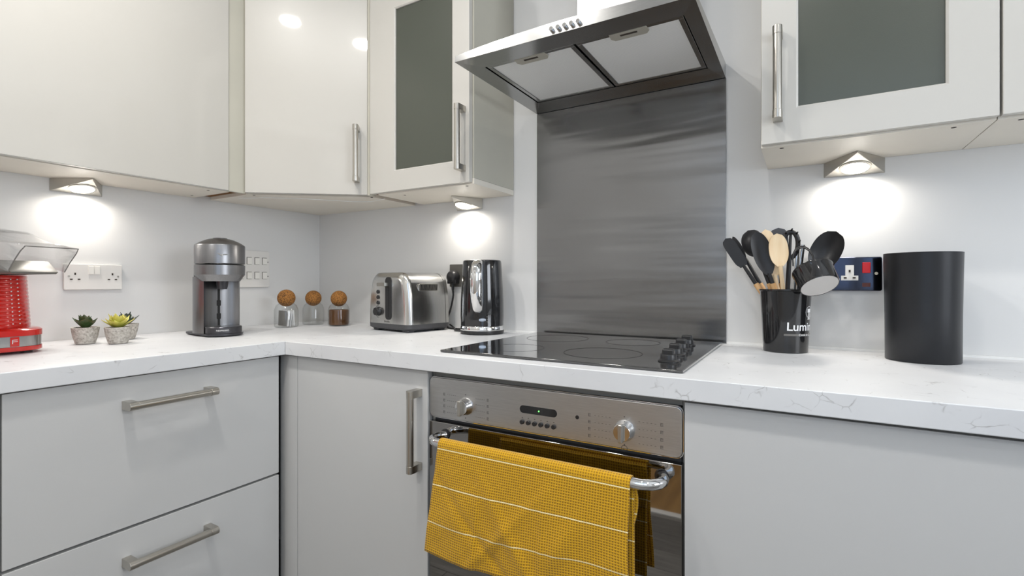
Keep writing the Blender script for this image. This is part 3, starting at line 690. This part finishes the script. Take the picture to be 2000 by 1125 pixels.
MB().cyl((2.062, -.0095, 1.1045), (2.062, -.0110, 1.1045), .0036, n=16).build('screw', M['latch'], t)

# ------------------------------------------------------------------ kettle
kx, ky = .963, -.106
t = thing('kettle', 'black jug kettle with chrome band and curved chrome handle beside the hob', 'kettle', (kx, ky, Z))
T_ = Z+.0005
b = MB(); b.lathe([(.066, 0), (.0735, .002), (.0745, .009), (.0735, .0125)], (kx, ky, T_), 56); b.build('power_base', M['blackplastic'], t)
b = MB(); b.lathe([(.0735, .0128), (.0738, .0145), (.0728, .0265), (.072, .0275)], (kx, ky, T_), 56); b.build('chrome_band', M['chrome'], t)
b = MB(); b.lathe([(.0725, .0278), (.0725, .040), (.0735, .06), (.0728, .11), (.0705, .16), (.0675, .21), (.0655, .240), (.064, .2455)], (kx, ky, T_), 56); b.build('jug', M['blackgloss'], t)
b = MB(); b.lathe([(.0638, .2457), (.060, .2475), (.02, .2485), (.0005, .2488)], (kx, ky, T_), 48, cap0=True, cap1=True); b.build('lid', M['blackplastic'], t)
hdv = Vector((.41, -.91, 0)).normalized()   # handle direction (towards the viewer's side)
sd = Vector((-hdv.y, hdv.x, 0)); cK = Vector((kx, ky, T_))
hp = [cK+hdv*.064+Vector((0, 0, .226)), cK+hdv*.083+Vector((0, 0, .236)), cK+hdv*.103+Vector((0, 0, .224)), cK+hdv*.112+Vector((0, 0, .198)), cK+hdv*.112+Vector((0, 0, .165)), cK+hdv*.107+Vector((0, 0, .130)), cK+hdv*.099+Vector((0, 0, .105)), cK+hdv*.088+Vector((0, 0, .088)), cK+hdv*.077+Vector((0, 0, .082)), cK+hdv*.067+Vector((0, 0, .086))]
b = MB(); hs = smooth(hp, 4); m_ = len(hs); rs = [(.0095+.0050*math.sin(PI*i/(m_-1)), .0125+.0075*math.sin(PI*(i/(m_-1))**.8)) for i in range(m_)]
b.tube(hs, rs, 18, flat=hdv); b.build('handle', M['chrome'], t)
fv = Vector((.545, -.838, 0)); fs = Vector((.838, .545, 0))
def ksurf(a_off, dz, rr): a = math.atan2(fv.y, fv.x)+a_off; return Vector((kx+rr*math.cos(a), ky+rr*math.sin(a), T_+dz))
b = MB(); pts = []
ks = [(math.cos(a), math.sin(a)) for a in [2*PI*k/24 for k in range(24)]]
ring = lambda rr: [ksurf(.02+.155*max(-1, min(1, (c_*1.15))), .050+.0045*s_, rr) for c_, s_ in ks]
b.loft([ring(.0732), ring(.0745)]); b.build('badge', M['badge'], t)
text_mesh('DeLonghi', .0062, lambda x, y: ksurf(.02+x/.0748, .050+y, .0748), 'badge_lettering', M['ink'], t)
b = MB()
for k in range(3): b.loft([[ksurf(.235+.022*c_, .060-.008*k+.0017*s_, rr) for c_, s_ in ks] for rr in (.073, .0742)])
b.build('indicator_marks', M['greyprint'], t)

# ------------------------------------------------------------------ toaster
TX = Matrix.Rotation(math.radians(-9.8), 3, 'Z')
t = thing('toaster', 'brushed steel two slice toaster with black lever slot beside the kettle', 'toaster', (.655, -.128, Z+.0005), math.radians(-9.8))
W2, D2_, H_ = .117, .094, .206
def sect(y, k=1.0, w=W2, h=H_, z0=.027, r=.046, inset=0):
    "toaster cross section: straight tapered sides and rounded shoulders"
    pts = []; wt = w*.90-inset; wb = w-inset; hh = h-inset
    pts.append((-wb, y, z0)); pts.append((-wb*.985, y, z0+.06)); pts.append((-(wb+wt)/2, y, z0+.11))
    for i in range(9):
        a = PI-PI/2*i/8; pts.append((-(wt-r)+r*math.cos(a), y, hh-r+r*math.sin(a)))
    for i in range(9):
        a = PI/2-PI/2*i/8; pts.append(((wt-r)+r*math.cos(a), y, hh-r+r*math.sin(a)))
    pts.append(((wb+wt)/2, y, z0+.11)); pts.append((wb*.985, y, z0+.06)); pts.append((wb, y, z0))
    return pts
b = MB(); b.loft([sect(-D2_+.022), sect(D2_-.02)]); b.build('shell', M['toaster'], t, local=True, angle=25)
b = MB(); b.loft([sect(-D2_-.004, inset=.022, r=.034), sect(-D2_-.002, inset=.014, r=.038), sect(-D2_+.004, inset=.004, r=.045), sect(-D2_+.0105, inset=-.0015, r=.0475), sect(-D2_+.021, inset=-.0015, r=.0475)]); b.build('front_cap', M['toaster'], t, local=True, angle=50)
b = MB(); b.loft([sect(D2_-.019, inset=-.001), sect(D2_-.006, inset=-.001), sect(D2_, inset=.012)]); b.build('rear_cap', M['toaster'], t, local=True, angle=50)
b = MB()
for z, e in ((.0, -.010), (.012, -.002), (.0265, .0005)): pass
def rr(w, d, r, z, n=6):
    out = []
    for (sx, sy, a0) in ((1, 1, 0), (-1, 1, PI/2), (-1, -1, PI), (1, -1, 1.5*PI)):
        for i in range(n+1):
            a = a0+PI/2*i/n; out.append((sx*(w-r)+r*math.cos(a), sy*(d-r)+r*math.sin(a), z))
    return out
b.loft([rr(W2-.008, D2_-.006, .02, .006), rr(W2+.001, D2_+.003, .022, .013), rr(W2+.0015, D2_+.0035, .022, .0268)]); b.build('base', M['charcoal'], t, local=True)
for sx in (-1, 1):
    for sy in (-1, 1): MB().box(sx*.085-.016, sx*.085+.016, sy*.07-.014, sy*.07+.014, 0, .008).build('foot', M['charcoal'], t, .002, local=True)
yf = -D2_-.0048
MB().rrect(.036, .150, .014, (.010, yf+.003, .116), (1, 0, 0), (0, 0, 1), (0, -.0042, 0)).build('lever_slot', M['blackplastic'], t, .0008, local=True)
MB().box(.0105, .0135, yf-.0018, yf-.0008, .05, .17).build('lever_track', M['dark'], t, local=True)
MB().box(-.032, .014, yf-.020, yf-.0015, .1590, .1715).build('lever', M['nickel'], t, .0012, local=True)
for k in range(3): MB().cyl((-.052, yf+.0012, .139-.0195*k), (-.052, yf-.002, .139-.0195*k), .0070, n=20).build('push_button', M['blackplastic'], t, local=True)
b = MB(); b.lathe([(.0165, 0), (.0165, .003), (.014, .006), (.0132, .015)], n=28, M=Matrix.Translation((-.050, yf+.001, .069)) @ Matrix.Rotation(PI/2, 4, 'X')); b.build('browning_dial', M['blackplastic'], t, .0008, local=True)
b = MB()
for k in range(9):
    a = math.radians(100+k*22); p = Vector((-.050+.021*math.cos(a), yf+.0008, .069+.021*math.sin(a))); b.cyl(p, p+Vector((0, -.0009, 0)), .0014, n=8)
b.build('dial_marks', M['ink'], t, local=True)
text_mesh('Breville', .0100, lambda x, y: (x+.000, yf-.0002, y+.0345), 'front_lettering', M['ink'], t, local=True)
xs_ = W2*.955                                                        # vents in the right-hand side wall
b = MB(); b.rrect(.086, .026, .006, (xs_-.0035, -.002, .155), (0, 1, 0), (0, 0, 1), (.0035, 0, 0)); b.build('vent_frame', M['nickel'], t, .0008, local=True)
b = MB()
for k in range(13): y = -.037+k*.0058; b.prism([(xs_-.001, y, .145), (xs_-.001, y+.0028, .145), (xs_-.001, y+.0048, .165), (xs_-.001, y+.002, .165)], (.0016, 0, 0))
b.build('vent_slots', M['dark'], t, local=True)
for x in (-.035, .035): MB().box(x-.014, x+.014, -.058, .062, H_-.001, H_+.0006).build('bread_slot', M['dark'], t, local=True)
b = MB(); b.tube(smooth([(.76, -.02, .925), (.80, -.045, .9150), (.845, -.10, .9142), (.885, -.11, .9142), (.90, -.09, .9142)]), .003, 8); o = b.build('power_flex', M['blackplastic'], None); tag(o, 'black flex lying on the worktop between the toaster and the kettle', 'cable')

# ------------------------------------------------------------------ coffee machine
t = thing('coffee_machine', 'graphite pod coffee machine with domed lid on the left worktop', 'coffee machine', (.235, -.592, Z+.0005), math.radians(-7))
g = M['graphite']
b = MB(); b.lathe([(.0705, .2315), (.0725, .233), (.0725, .290), (.0715, .293), (.058, .302), (.040, .3105), (.030, .3135), (.0005, .3145)], (.026, 0, 0), 56); b.build('brew_head_lid', g, t, local=True)
b = MB(); b.lathe([(.058, .176), (.070, .194), (.0725, .197), (.0725, .2275), (.070, .2290)], (.026, 0, 0), 56); b.build('brew_head', g, t, local=True)
b = MB()                                                             # column: round at the back with a concave bay for the cup
def col(z, k=1.0):
    out = []
    for i in range(33):
        a = math.radians(52)+math.radians(256)*i/32; out.append((.062*k*math.cos(a), .068*k*math.sin(a), z))
    for i in range(1, 12):
        a = math.radians(-68+136*i/12); s_ = i/12; yy = -.0536+.1072*s_; out.append((.0382-.022*math.sin(PI*s_)**.7, yy*k, z))
    return out
b.loft([col(.010), col(.19)]); b.build('body_column', g, t, local=True, angle=30)
b = MB(); b.box(.010, .0172, -.0035, .0035, .028, .185); b.build('centre_groove', M['dark'], t, local=True)
for z in (.062, .105): MB().box(.012, .0186, -.006, .006, z-.009, z+.009).build('groove_clip', M['dark'], t, .001, local=True)
b = MB(); b.lathe([(.0135, .150), (.016, .158), (.018, .178)], (.042, 0, 0), 24); b.build('spout', M['graphite_dk'], t, local=True)
b = MB(); b.lathe([(.049, .0085), (.0525, .011), (.0525, .029), (.051, .031), (.046, .0315)], (.052, 0, 0), 48); b.build('drip_tray', M['graphite_dk'], t, local=True)
text_mesh('NESPRESSO', .0072, lambda x, y: (.052+.0528*math.cos(-.45+x/.0528), .0528*math.sin(-.45+x/.0528), .0205+y), 'tray_lettering', M['print'], t, local=True)
b = MB()
def foot(z, k):
    out = []
    for i in range(41):
        a = math.radians(-70)+math.radians(140)*i/40; out.append((.045+.056*k*math.cos(a), .060*k*math.sin(a), z))
    out += [(-.085, .055*k, z), (-.105, .04*k, z), (-.105, -.045*k, z), (-.085, -.060*k, z)]; return out
b.loft([foot(0, .88), foot(.004, 1), foot(.0098, 1)]); b.build('base', M['graphite_dk'], t, local=True)
b = MB(); b.box(-.105, -.055, -.033, .033, .0102, .215); b.build('water_tank', M['graphite_dk'], t, .012, 4, local=True)
b = MB(); b.box(-.052, -.020, -.012, .012, .288, .3155); b.build('lid_lever', M['chrome'], t, .003, local=True)
b = MB(); b.lathe([(.021, .3146), (.021, .3162), (.019, .317)], (.026, 0, 0), 28); b.build('power_button', M['blackgloss'], t, local=True)
b = MB(); a0 = -.30                                                  # chrome V emblem on the head
for p0, p1 in (((-.013, .010), (-.002, .002)), ((-.002, .002), (.0015, .006)), ((.0015, .006), (.014, .0065))):
    q0 = [(.026+.0730*math.cos(a0+p[0]/.0730), .0730*math.sin(a0+p[0]/.0730), .2545+p[1]) for p in (p0, p1)]; b.cyl(q0[0], q0[1], .0018, n=8)
b.build('emblem', M['chrome'], t, local=True)

# ------------------------------------------------------------------ popcorn maker
t = thing('popcorn_maker', 'red retro hot air popcorn maker with clear lid at the left edge', 'popcorn maker', (.172, -1.141, Z+.0005), 0)
def rsq(w, r, z, n=8): return rr(w, w, r, z, n)
b = MB(); b.loft([rsq(.102, .05, .004), rsq(.112, .055, .007), rsq(.112, .055, .0170)]); b.build('base', M['red'], t, local=True)
b = MB(); b.loft([rsq(.1105, .0545, .0175), rsq(.1105, .0545, .0420)]); b.build('chrome_band', M['steel'], t, local=True)
b = MB(); b.loft([rsq(.112, .055, .0425), rsq(.112, .055, .0560), rsq(.108, .06, .0600), rsq(.102, .07, .0610)]); b.build('upper_base', M['red'], t, local=True)
for sx in (-1, 1):
    for sy in (-1, 1): MB().cyl((sx*.078, sy*.078, 0), (sx*.078, sy*.078, .0045), .012, n=16).build('foot', M['blackplastic'], t, local=True)
def brad(z): return .1035-.0075*(z-.06)/.13
prof = [(.1035, .0605)]
for k in range(13):
    z = .062+k*.0098; r = brad(z); prof += [(r, z), (r+.0011, z+.0030), (r+.0011, z+.0068), (r, z+.0098)]
b = MB(); b.lathe(prof, (0, 0, 0), 80); b.build('body', M['red'], t, local=True, angle=60)
for da in (math.radians(39), math.radians(29)):
    for k in range(12):
        z = .0715+k*.0098; r = brad(z)+.001; b = MB(); b.sphere((r*math.cos(da), r*math.sin(da), z), .0016, 8, 6); b.build('stud', M['print'], t, local=True)
MB().box(.1102, .1122, .040, .056, .0185, .0410).build('badge', M['red'], t, .0004, local=True, label='small red badge on the chrome band')
b = MB(); b.box(.1122, .1126, .043, .053, .0335, .0348).box(.1122, .1126, .043, .053, .0295, .0308).box(.1122, .1126, .043, .0445, .0250, .0348); b.build('badge_mark', M['print'], t, local=True)
aC = math.radians(14); Rc = Matrix.Rotation(aC, 4, 'Z')
def L3(x, y, z): return Rc @ Vector((x, y, z))
def ringp(k, z, xe, w):
    out = []
    for i in range(25):
        a = math.radians(55)+math.radians(250)*i/24; out.append(L3(.103*k*math.cos(a), .103*k*math.sin(a), z))
    out += [L3(xe, -w, z), L3(xe, w, z)]; return out
b = MB(); b.loft([ringp(.93, .192, .222, .042), ringp(.97, .1955, .224, .045), ringp(1.03, .222, .178, .052)], cap0=True, cap1=False); b.build('chute', M['darkchrome'], t, solid=.0018, local=True)
def lid(xx, hw, zt, zb, n=12):
    out = []
    for i in range(n+1):
        a = PI*i/n; c_ = math.cos(a); out.append(L3(xx+.0*c_, hw*max(-1, min(1, c_*1.35)), zb+(zt-zb)*min(1, math.sin(a)*1.6)))
    return out
rings = [lid(-.097, .030, .240, .224), lid(-.092, .060, .268, .224), lid(-.06, .088, .292, .224), lid(-.01, .092, .303, .224), lid(.05, .086, .300, .222), lid(.11, .070, .286, .214), lid(.18, .060, .266, .206), lid(.232, .054, .2505, .196)]
for i, p in enumerate(rings[-1]): p.x += .050*max(0, (p.z-.20)/.05)*math.cos(aC); p.y += .050*max(0, (p.z-.20)/.05)*math.sin(aC)
b = MB(); V = [[b.bm.verts.new(p) for p in r_] for r_ in rings]
for i in range(len(V)-1):
    for k in range(len(V[0])-1): b.bm.faces.new([V[i][k], V[i+1][k], V[i+1][k+1], V[i][k+1]])
b.bm.faces.new(V[0])
b.build('clear_lid', M['clear'], t, solid=.0022, local=True)
for k in range(8):
    p = L3(.03+k*.014, -.040, .3035-.0022*k); q_ = L3(.05+k*.014, .040, .3030-.0022*k); b = MB(); b.cyl(p, q_, .0012, n=6); b.build('lid_rib', M['clear'], t, local=True)
b = MB(); b.tube(rings[-1], .0012, 6); b.build('lid_rim', M['greyprint'], t, local=True)
b = MB(); b.lathe([(.034, .302), (.036, .304), (.036, .314), (.034, .316)], tuple(L3(-.02, 0, 0)), 32); b.build('measuring_cap', M['clear'], t, local=True)

# ------------------------------------------------------------------ potted succulents
def leafpart(b, base, yaw, tilt, L, w, th, curl=.5):
    n, m = 7, 8; Mx = Matrix.Translation(base) @ Matrix.Rotation(yaw, 4, 'Z') @ Matrix.Rotation(-tilt, 4, 'Y')
    rings = []
    if not b.uv: b.uv = b.bm.loops.layers.uv.new('UVMap')
    for i in range(n+1):
        s_ = i/n; ww = w*(math.sin(PI*min(1, (s_*.86+.10)))**.8)*(1 if s_ < .72 else max(.04, 1-(s_-.72)/.28*.96)); tt = th*(1-.75*s_)
        rings.append([Mx @ Vector((L*s_, ww*math.cos(2*PI*k/m), tt*math.sin(2*PI*k/m)+curl*L*s_*s_*.35+ww*.25*abs(math.cos(2*PI*k/m)))) for k in range(m)])
    V = [[b.bm.verts.new(p) for p in r_] for r_ in rings]
    for i in range(n):
        for k in range(m):
            f = b.bm.faces.new([V[i][k], V[i][(k+1) % m], V[i+1][(k+1) % m], V[i+1][k]])
            for l, q in zip(f.loops, (i, i, i+1, i+1)): l[b.uv].uv = (k/m, q/n)
    b.bm.faces.new(V[0][::-1]); b.bm.faces.new(V[-1])
def succulent(x, y, label, mat, rt=.032, rb=.0225, h=.047, nl=(6, 7, 5), LL=(.040, .036, .026), tl=(36, 56, 76), w=.0120, seed=1):
    rnd = random.Random(seed); t = thing('potted_succulent', label, 'plant', (x, y, Z+.0005), rnd.random()*3, 'succulents in small concrete pots')
    b = MB(); b.lathe([(rb-.003, 0), (rb, .002), (rb+.006, h*.5), (rt, h-.001), (rt-.001, h), (rt-.004, h-.001), (rt-.005, h-.006)], (0, 0, 0), 40, cap1=False); b.build('pot', M['concrete'], t, local=True)
    b = MB(); b.lathe([(.0005, h-.004), (rt-.005, h-.006)][::-1], (0, 0, 0), 24, cap0=False); b.build('soil', M['soil'], t, local=True)
    k_ = 0
    for ring_, (n_, l_, tt) in enumerate(zip(nl, LL, tl)):
        for i in range(n_):
            b = MB(); leafpart(b, (0, 0, h-.004+ring_*.003), 2*PI*i/n_+ring_*.5+rnd.uniform(-.12, .12), math.radians(tt+rnd.uniform(-7, 7)), l_*rnd.uniform(.9, 1.1), w*(1 if ring_ < 2 else .7), .0028)
            b.build('leaf', mat, t, local=True, angle=60)
succulent(.170, -.918, 'dark green succulent in a small concrete pot beside the popcorn maker', M['leaf_dark'], seed=3, w=.0135)
succulent(.240, -.868, 'yellow-green succulent in a small concrete pot, front one of the close pair', M['leaf_lime'], seed=5, nl=(8, 8, 5), LL=(.044, .040, .028), tl=(30, 52, 74), w=.0105)
succulent(.130, -.805, 'dark teal succulent in a small concrete pot half hidden behind the yellow-green one', M['leaf_teal'], seed=9, nl=(6, 6, 5), w=.0100)

# ------------------------------------------------------------------ glass jars with cork balls
def jar(x, y, label, fill=None, s=1.0):
    t = thing('storage_jar', label, 'jar', (x, y, Z+.0005), 0, 'glass jars with cork ball stoppers'); R = .0415*s; H = .0865*s
    b = MB(); b.lathe([(.001, .0008), (R-.005, .0008), (R, .005), (R, H*.72), (R-.002, H*.80), (R*.83, H*.94), (R*.66, H), (R*.64, H+.003)], (0, 0, 0), 40, cap0=True, cap1=False); b.build('glass_body', M['glass'], t, local=True, solid=.0016)
    b = MB(); b.sphere((0, 0, H+.0215*s), .0315*s, 32, 18); b.build('cork_ball', M['cork'], t, local=True)
    if fill == 'brown':
        b = MB(); b.lathe([(R-.006, .0035), (R-.003, .008), (R-.003, H*.70), (R-.006, H*.74), (.01, H*.71), (.0005, H*.715)], (0, 0, 0), 36); b.build('contents', M['coffee'], t, local=True, label='dark brown granules')
    if fill == 'sachet':
        rnd = random.Random(3)
        for k in range(5):
            Mx = Matrix.Translation((rnd.uniform(-.006, .006), -.014+.007*k, .034)) @ Matrix.Rotation(rnd.uniform(-.25, .25), 4, 'Y') @ Matrix.Rotation(rnd.uniform(-.12, .12), 4, 'X')
            MB().box(-.024, .024, -.0016, .0016, -.028, .030, Mx).build('sachet', M['sachet'] if k != 0 else M['greyprint'], t, .001, local=True)
jar(.183, -.298, 'cork topped glass jar of white sachets, nearest the coffee machine', 'sachet', 1.04)
jar(.170, -.165, 'empty cork topped glass jar, middle of the three', None, 1.0)
jar(.300, -.146, 'cork topped glass jar filled with brown granules, nearest the toaster', 'brown', 1.0)

# ------------------------------------------------------------------ utensil pot and utensils
px, py = 1.868, -.092
t = thing('utensil_pot', 'glossy black plastic utensil pot with white lettering right of the hob', 'utensil holder', (px, py, Z+.0005)); T_ = Z+.0005
b = MB(); b.lathe([(.0485, 0), (.050, .001), (.0535, .08), (.0575, .150), (.0600, .1515), (.0600, .155), (.0565, .1555), (.055, .150), (.0475, .005), (.001, .004)], (px, py, T_), 64, cap1=True); b.build('pot', M['blackgloss'], t, angle=50)
def psurf(x, z):
    r = .0505+.0068*(z/.15); a0 = math.radians(-48); a = a0+x/r; return (px+(r+.0006)*math.cos(a), py+(r+.0006)*math.sin(a), T_+z)
text_mesh('Lumin', .0285, lambda x, y: psurf(x+.0, y+.064), 'pot_lettering', M['print'], t, align='CENTER', bold=.0004)
b = MB()
for i in range(24): xa, xb_ = -.040+i*.0034, -.040+(i+1)*.0034; b.face([psurf(xa, .0425), psurf(xb_, .0425), psurf(xb_, .0475), psurf(xa, .0475)])
b.build('lettering_band', M['greyprint'], t, recalc=False)
text_mesh('Cook & Co', .0082, lambda x, y: tuple(Vector(psurf(x+.012, y+.0448))+Vector((.0002, -.0004, 0))), 'small_lettering', M['print'], t)
b = MB(); 
for k in range(28):
    a = 2*PI*k/28; q0, q1 = psurf(.024+.0135*math.cos(a), .100+.0145*math.sin(a)), psurf(.024+.0115*math.cos(a), .100+.0125*math.sin(a))
    a2 = 2*PI*(k+.55)/28; q2, q3 = psurf(.024+.0115*math.cos(a2), .100+.0125*math.sin(a2)), psurf(.024+.0135*math.cos(a2), .100+.0145*math.sin(a2)); b.face([q0, q1, q2, q3])
for xa, xb_, za, zb_ in ((.017, .031, .099, .108), (.0195, .0215, .084, .099), (.0235, .0255, .084, .099), (.0275, .0295, .084, .099), (.018, .030, .082, .0845)): b.face([psurf(xa, za), psurf(xb_, za), psurf(xb_, zb_), psurf(xa, zb_)])
b.build('chef_hat_logo', M['print'], t, recalc=False)
def utensil(name, label, tip, foot_, mat, headfn, hmat=None, r=.0055, cat='utensil', bend=None):
    "handle from the pot up to the head"
    tip, foot_ = Vector(tip), Vector(foot_); t = thing(name, label, cat, tuple(foot_), 0, 'cooking utensils standing in the black pot')
    ax = (tip-foot_).normalized()
    headfn(t, tip, ax, mat)
    return t
def frame(ax, face):
    f = (Vector(face)-Vector(face).dot(ax)*ax).normalized(); return f, f.cross(ax)     # face normal, sideways
def stick(t, a, c, mat, r0=.005, r1=.0055, name='handle'):
    b = MB(); b.tube([a, (Vector(a)*.5+Vector(c)*.5), c], [r0, (r0+r1)/2, r1], 12); return b.build(name, mat, t)
def paddle(t, c, ax, face, L, w, mat, name, th=.0018, cup=.0, pw=.75, base=.25, n=16, m=14, slots=None):
    "spoon, spatula or ladle head: profile along ax, centre c, optional bowl depth cup"
    f, sd_ = frame(ax, face); b = MB(); G = []
    for i in range(n+1):
        s_ = i/n; z = (s_-.5)*2
        ww = w*(max(0, 1-abs(z)**(2/pw*1.15)))**.5
        if s_ < .5: ww = max(ww, w*base*(1-s_))
        G.append((s_, ww))
    top, bot = [], []
    for s_, ww in G:
        rt_, rb_ = [], []
        for k in range(m+1):
            q = -1+2*k/m; dep = cup*(1-q*q)*(1-((s_-.5)*2)**2)
            p = c+ax*(s_-.5)*L+sd_*ww*q-f*dep
            rt_.append(p+f*th/2); rb_.append(p-f*th/2)
        top.append(rt_); bot.append(rb_)
    rings = [tr+br[::-1] for tr, br in zip(top, bot)]
    b.loft(rings); return b.build(name, mat, t, angle=50)
def standing(name, label, top, mat, L, w, cup, face=(0, -1, .1), tool_mat=None, handle_mat=None, pw=.75, base=.2, th=.0024, foot_dx=.0, foot_dy=0, cat='utensil', hname='head'):
    top = Vector(top); ft = Vector((px+foot_dx, py+foot_dy, T_+.012)); ax = (top-ft).normalized()
    t = thing(name, label, cat, tuple(ft), 0, 'cooking utensils standing in the black pot')
    c = top-ax*L/2; hmat = handle_mat or mat
    lower = top-ax*L*.97
    split = ft+ax*((T_+.158-ft.z)/ax.z)                             # where it leaves the pot
    if handle_mat is not mat and handle_mat is not None:
        a = ft+ax*((split-ft).length+.012); stick(t, ft, a, handle_mat, .006, .0068); stick(t, a, lower, mat, .0052, .0044, 'neck')
    else: stick(t, ft, lower, mat, .0052, .0050)
    paddle(t, c, ax, face, L, w, mat, hname, th, cup, pw, base)
    return t, ax, c
bk, wd = M['blackmatt'], M['wood2']
standing('slotted_turner', 'black turner with wooden handle leaning furthest left in the pot', at(1417, 466, -.075), bk, .088, .0155, .0, (-.1, -1, .3), handle_mat=wd, pw=.42, base=.6, foot_dx=.028, foot_dy=.0)
t_, ax_, c_ = standing('serving_fork', 'black pronged utensil behind the leftmost turner', at(1431, 462, -.05), bk, .07, .008, 0, (-.2, -1, .2), handle_mat=wd, pw=1.2, foot_dx=.024, foot_dy=.012)
standing('ladle', 'deep black ladle with wooden handle at the left of the pot', at(1461, 450, -.085), bk, .072, .029, .026, (.35, 1, .15), handle_mat=wd, pw=1.0, base=.25, foot_dx=.020, foot_dy=-.008)
standing('solid_spoon', 'solid black spoon left of the wooden spoons', at(1476, 453, -.120), bk, .112, .0225, .006, (.2, -1, .1), handle_mat=wd, pw=1.0, base=.3, foot_dx=.018, foot_dy=-.012)
standing('wooden_spatula', 'pale wooden spatula behind the wooden spoon', at(1494, 448, -.104), M['wood'], .120, .0185, .0, (.25, -1, .1), pw=.62, base=.45, th=.005, foot_dx=.010, foot_dy=-.006)
standing('wooden_spoon', 'pale wooden spoon at the front of the pot', at(1517, 456, -.128), M['wood'], .082, .0215, .005, (.25, -1, .1), pw=1.0, base=.3, th=.004, foot_dx=.010, foot_dy=-.022)
standing('flat_spatula', 'dark grey flexible spatula behind the wooden spatula', at(1520, 445, -.070), M['charcoal'], .085, .021, 0, (.1, -1, .1), handle_mat=wd, pw=.5, base=.45, th=.004, foot_dx=-.002, foot_dy=.01)
# spaghetti server with a rim of prongs and a central hole
top = at(1545, 446, -.08); ft = Vector((px-.002, py+.006, T_+.012)); ax = (top-ft).normalized(); f, sd_ = frame(ax, (.2, -1, .1))
t = thing('spaghetti_server', 'black pronged spaghetti server with open centre in the pot', 'utensil', tuple(ft), 0, 'cooking utensils standing in the black pot')
c0 = top-ax*.042
b = MB(); b.tube([c0+sd_*.0175*math.cos(a)+ax*.033*math.sin(a)+f*.004*math.sin(a) for a in [2*PI*k/24 for k in range(24)]], [(.0042, .0058)]*24, 10, closed=True, flat=f)
b.cyl(c0+ax*.034, c0-ax*.034, .0032, .0036, 8)
for k in range(7):
    a = math.radians(-30+k*40); p = c0+sd_*.019*math.cos(a)+ax*.034*math.sin(a); b.cyl(p, p+f*.017+ax*.005, .0032, .0017, 8)
b.build('head', bk, t); stick(t, ft, c0-ax*.034, bk, .0055, .0055)
standing('serving_spoon', 'large round black spoon leaning to the right above the measuring cup', at(1634, 452, -.105), bk, .100, .0330, .020, (-.35, -1, -.30), pw=1.0, base=.28, th=.0025, foot_dx=-.026, foot_dy=.0)
# steel tongs
t = thing('tongs', 'slim steel tongs standing behind the measuring cup', 'utensil', (px+.014, py+.01, T_+.012), 0, 'cooking utensils standing in the black pot')
for u_, n_ in ((1559, 'arm'), (1569, 'arm')):
    p = at(u_, 478, -.075); q_ = Vector((px+.012, py+.012, T_+.014)); b = MB(); f = Vector((.3, -1, 0)).normalized()
    b.tube([q_, q_*.5+p*.5, p], [(.0012, .0045)]*3, 12, flat=f); b.build(n_, M['steel'], t)
# measuring cups hooked on the rim
cB = at(1601, 559, -.185); ax = Vector((.30, -.50, -.80)).normalized(); cA = cB-ax*.042
t = thing('measuring_cup', 'black measuring cup with pale grey base hanging over the pot rim', 'measuring cup', tuple(cB))
q = ax.to_track_quat('Z', 'Y').to_matrix().to_4x4(); Mx = Matrix.Translation(cA) @ q; H = .042
b = MB(); b.lathe([(.0415, -.004), (.0440, -.004), (.0440, .0), (.0425, .002), (.0415, H-.004), (.0400, H), (.0375, H-.001), (.0385, H-.006), (.0405, .0)], n=56, M=Mx, cap0=False, cap1=False); b.build('cup', M['blackgloss'], t, angle=40)
MB().lathe([(.0386, H-.003), (.0386, H-.0004)], n=48, M=Mx).build('cup_base', M['cupbase'], t, label='pale grey underside of the cup')
for k, (dy, dz) in enumerate(((0, 0), (.006, .004))):
    P = [at(1549, 520, -.12), at(1549, 500, -.118), at(1556, 488, -.116), at(1568, 484, -.116), at(1579, 489, -.118), at(1587, 500, -.122), at(1589, 509, -.13)]
    b = MB(); b.tube(smooth([p+Vector((0, dy, dz)) for p in P], 5), .0016, 8); b.build('wire_handle', M['blackplastic'], t)

# ------------------------------------------------------------------ black canister
bx, by = 2.134, -.112
t = thing('canister', 'tall plain matt black canister at the right end of the worktop', 'canister', (bx, by, Z+.0005))
b = MB(); b.lathe([(.0650, 0), (.0665, .0015), (.0670, .10), (.0694, .234), (.0697, .236), (.0684, .2365), (.0675, .232), (.0645, .01), (.001, .008)], (bx, by, Z+.0005), 72, cap1=True); b.build('body', M['binblack'], t, angle=50)
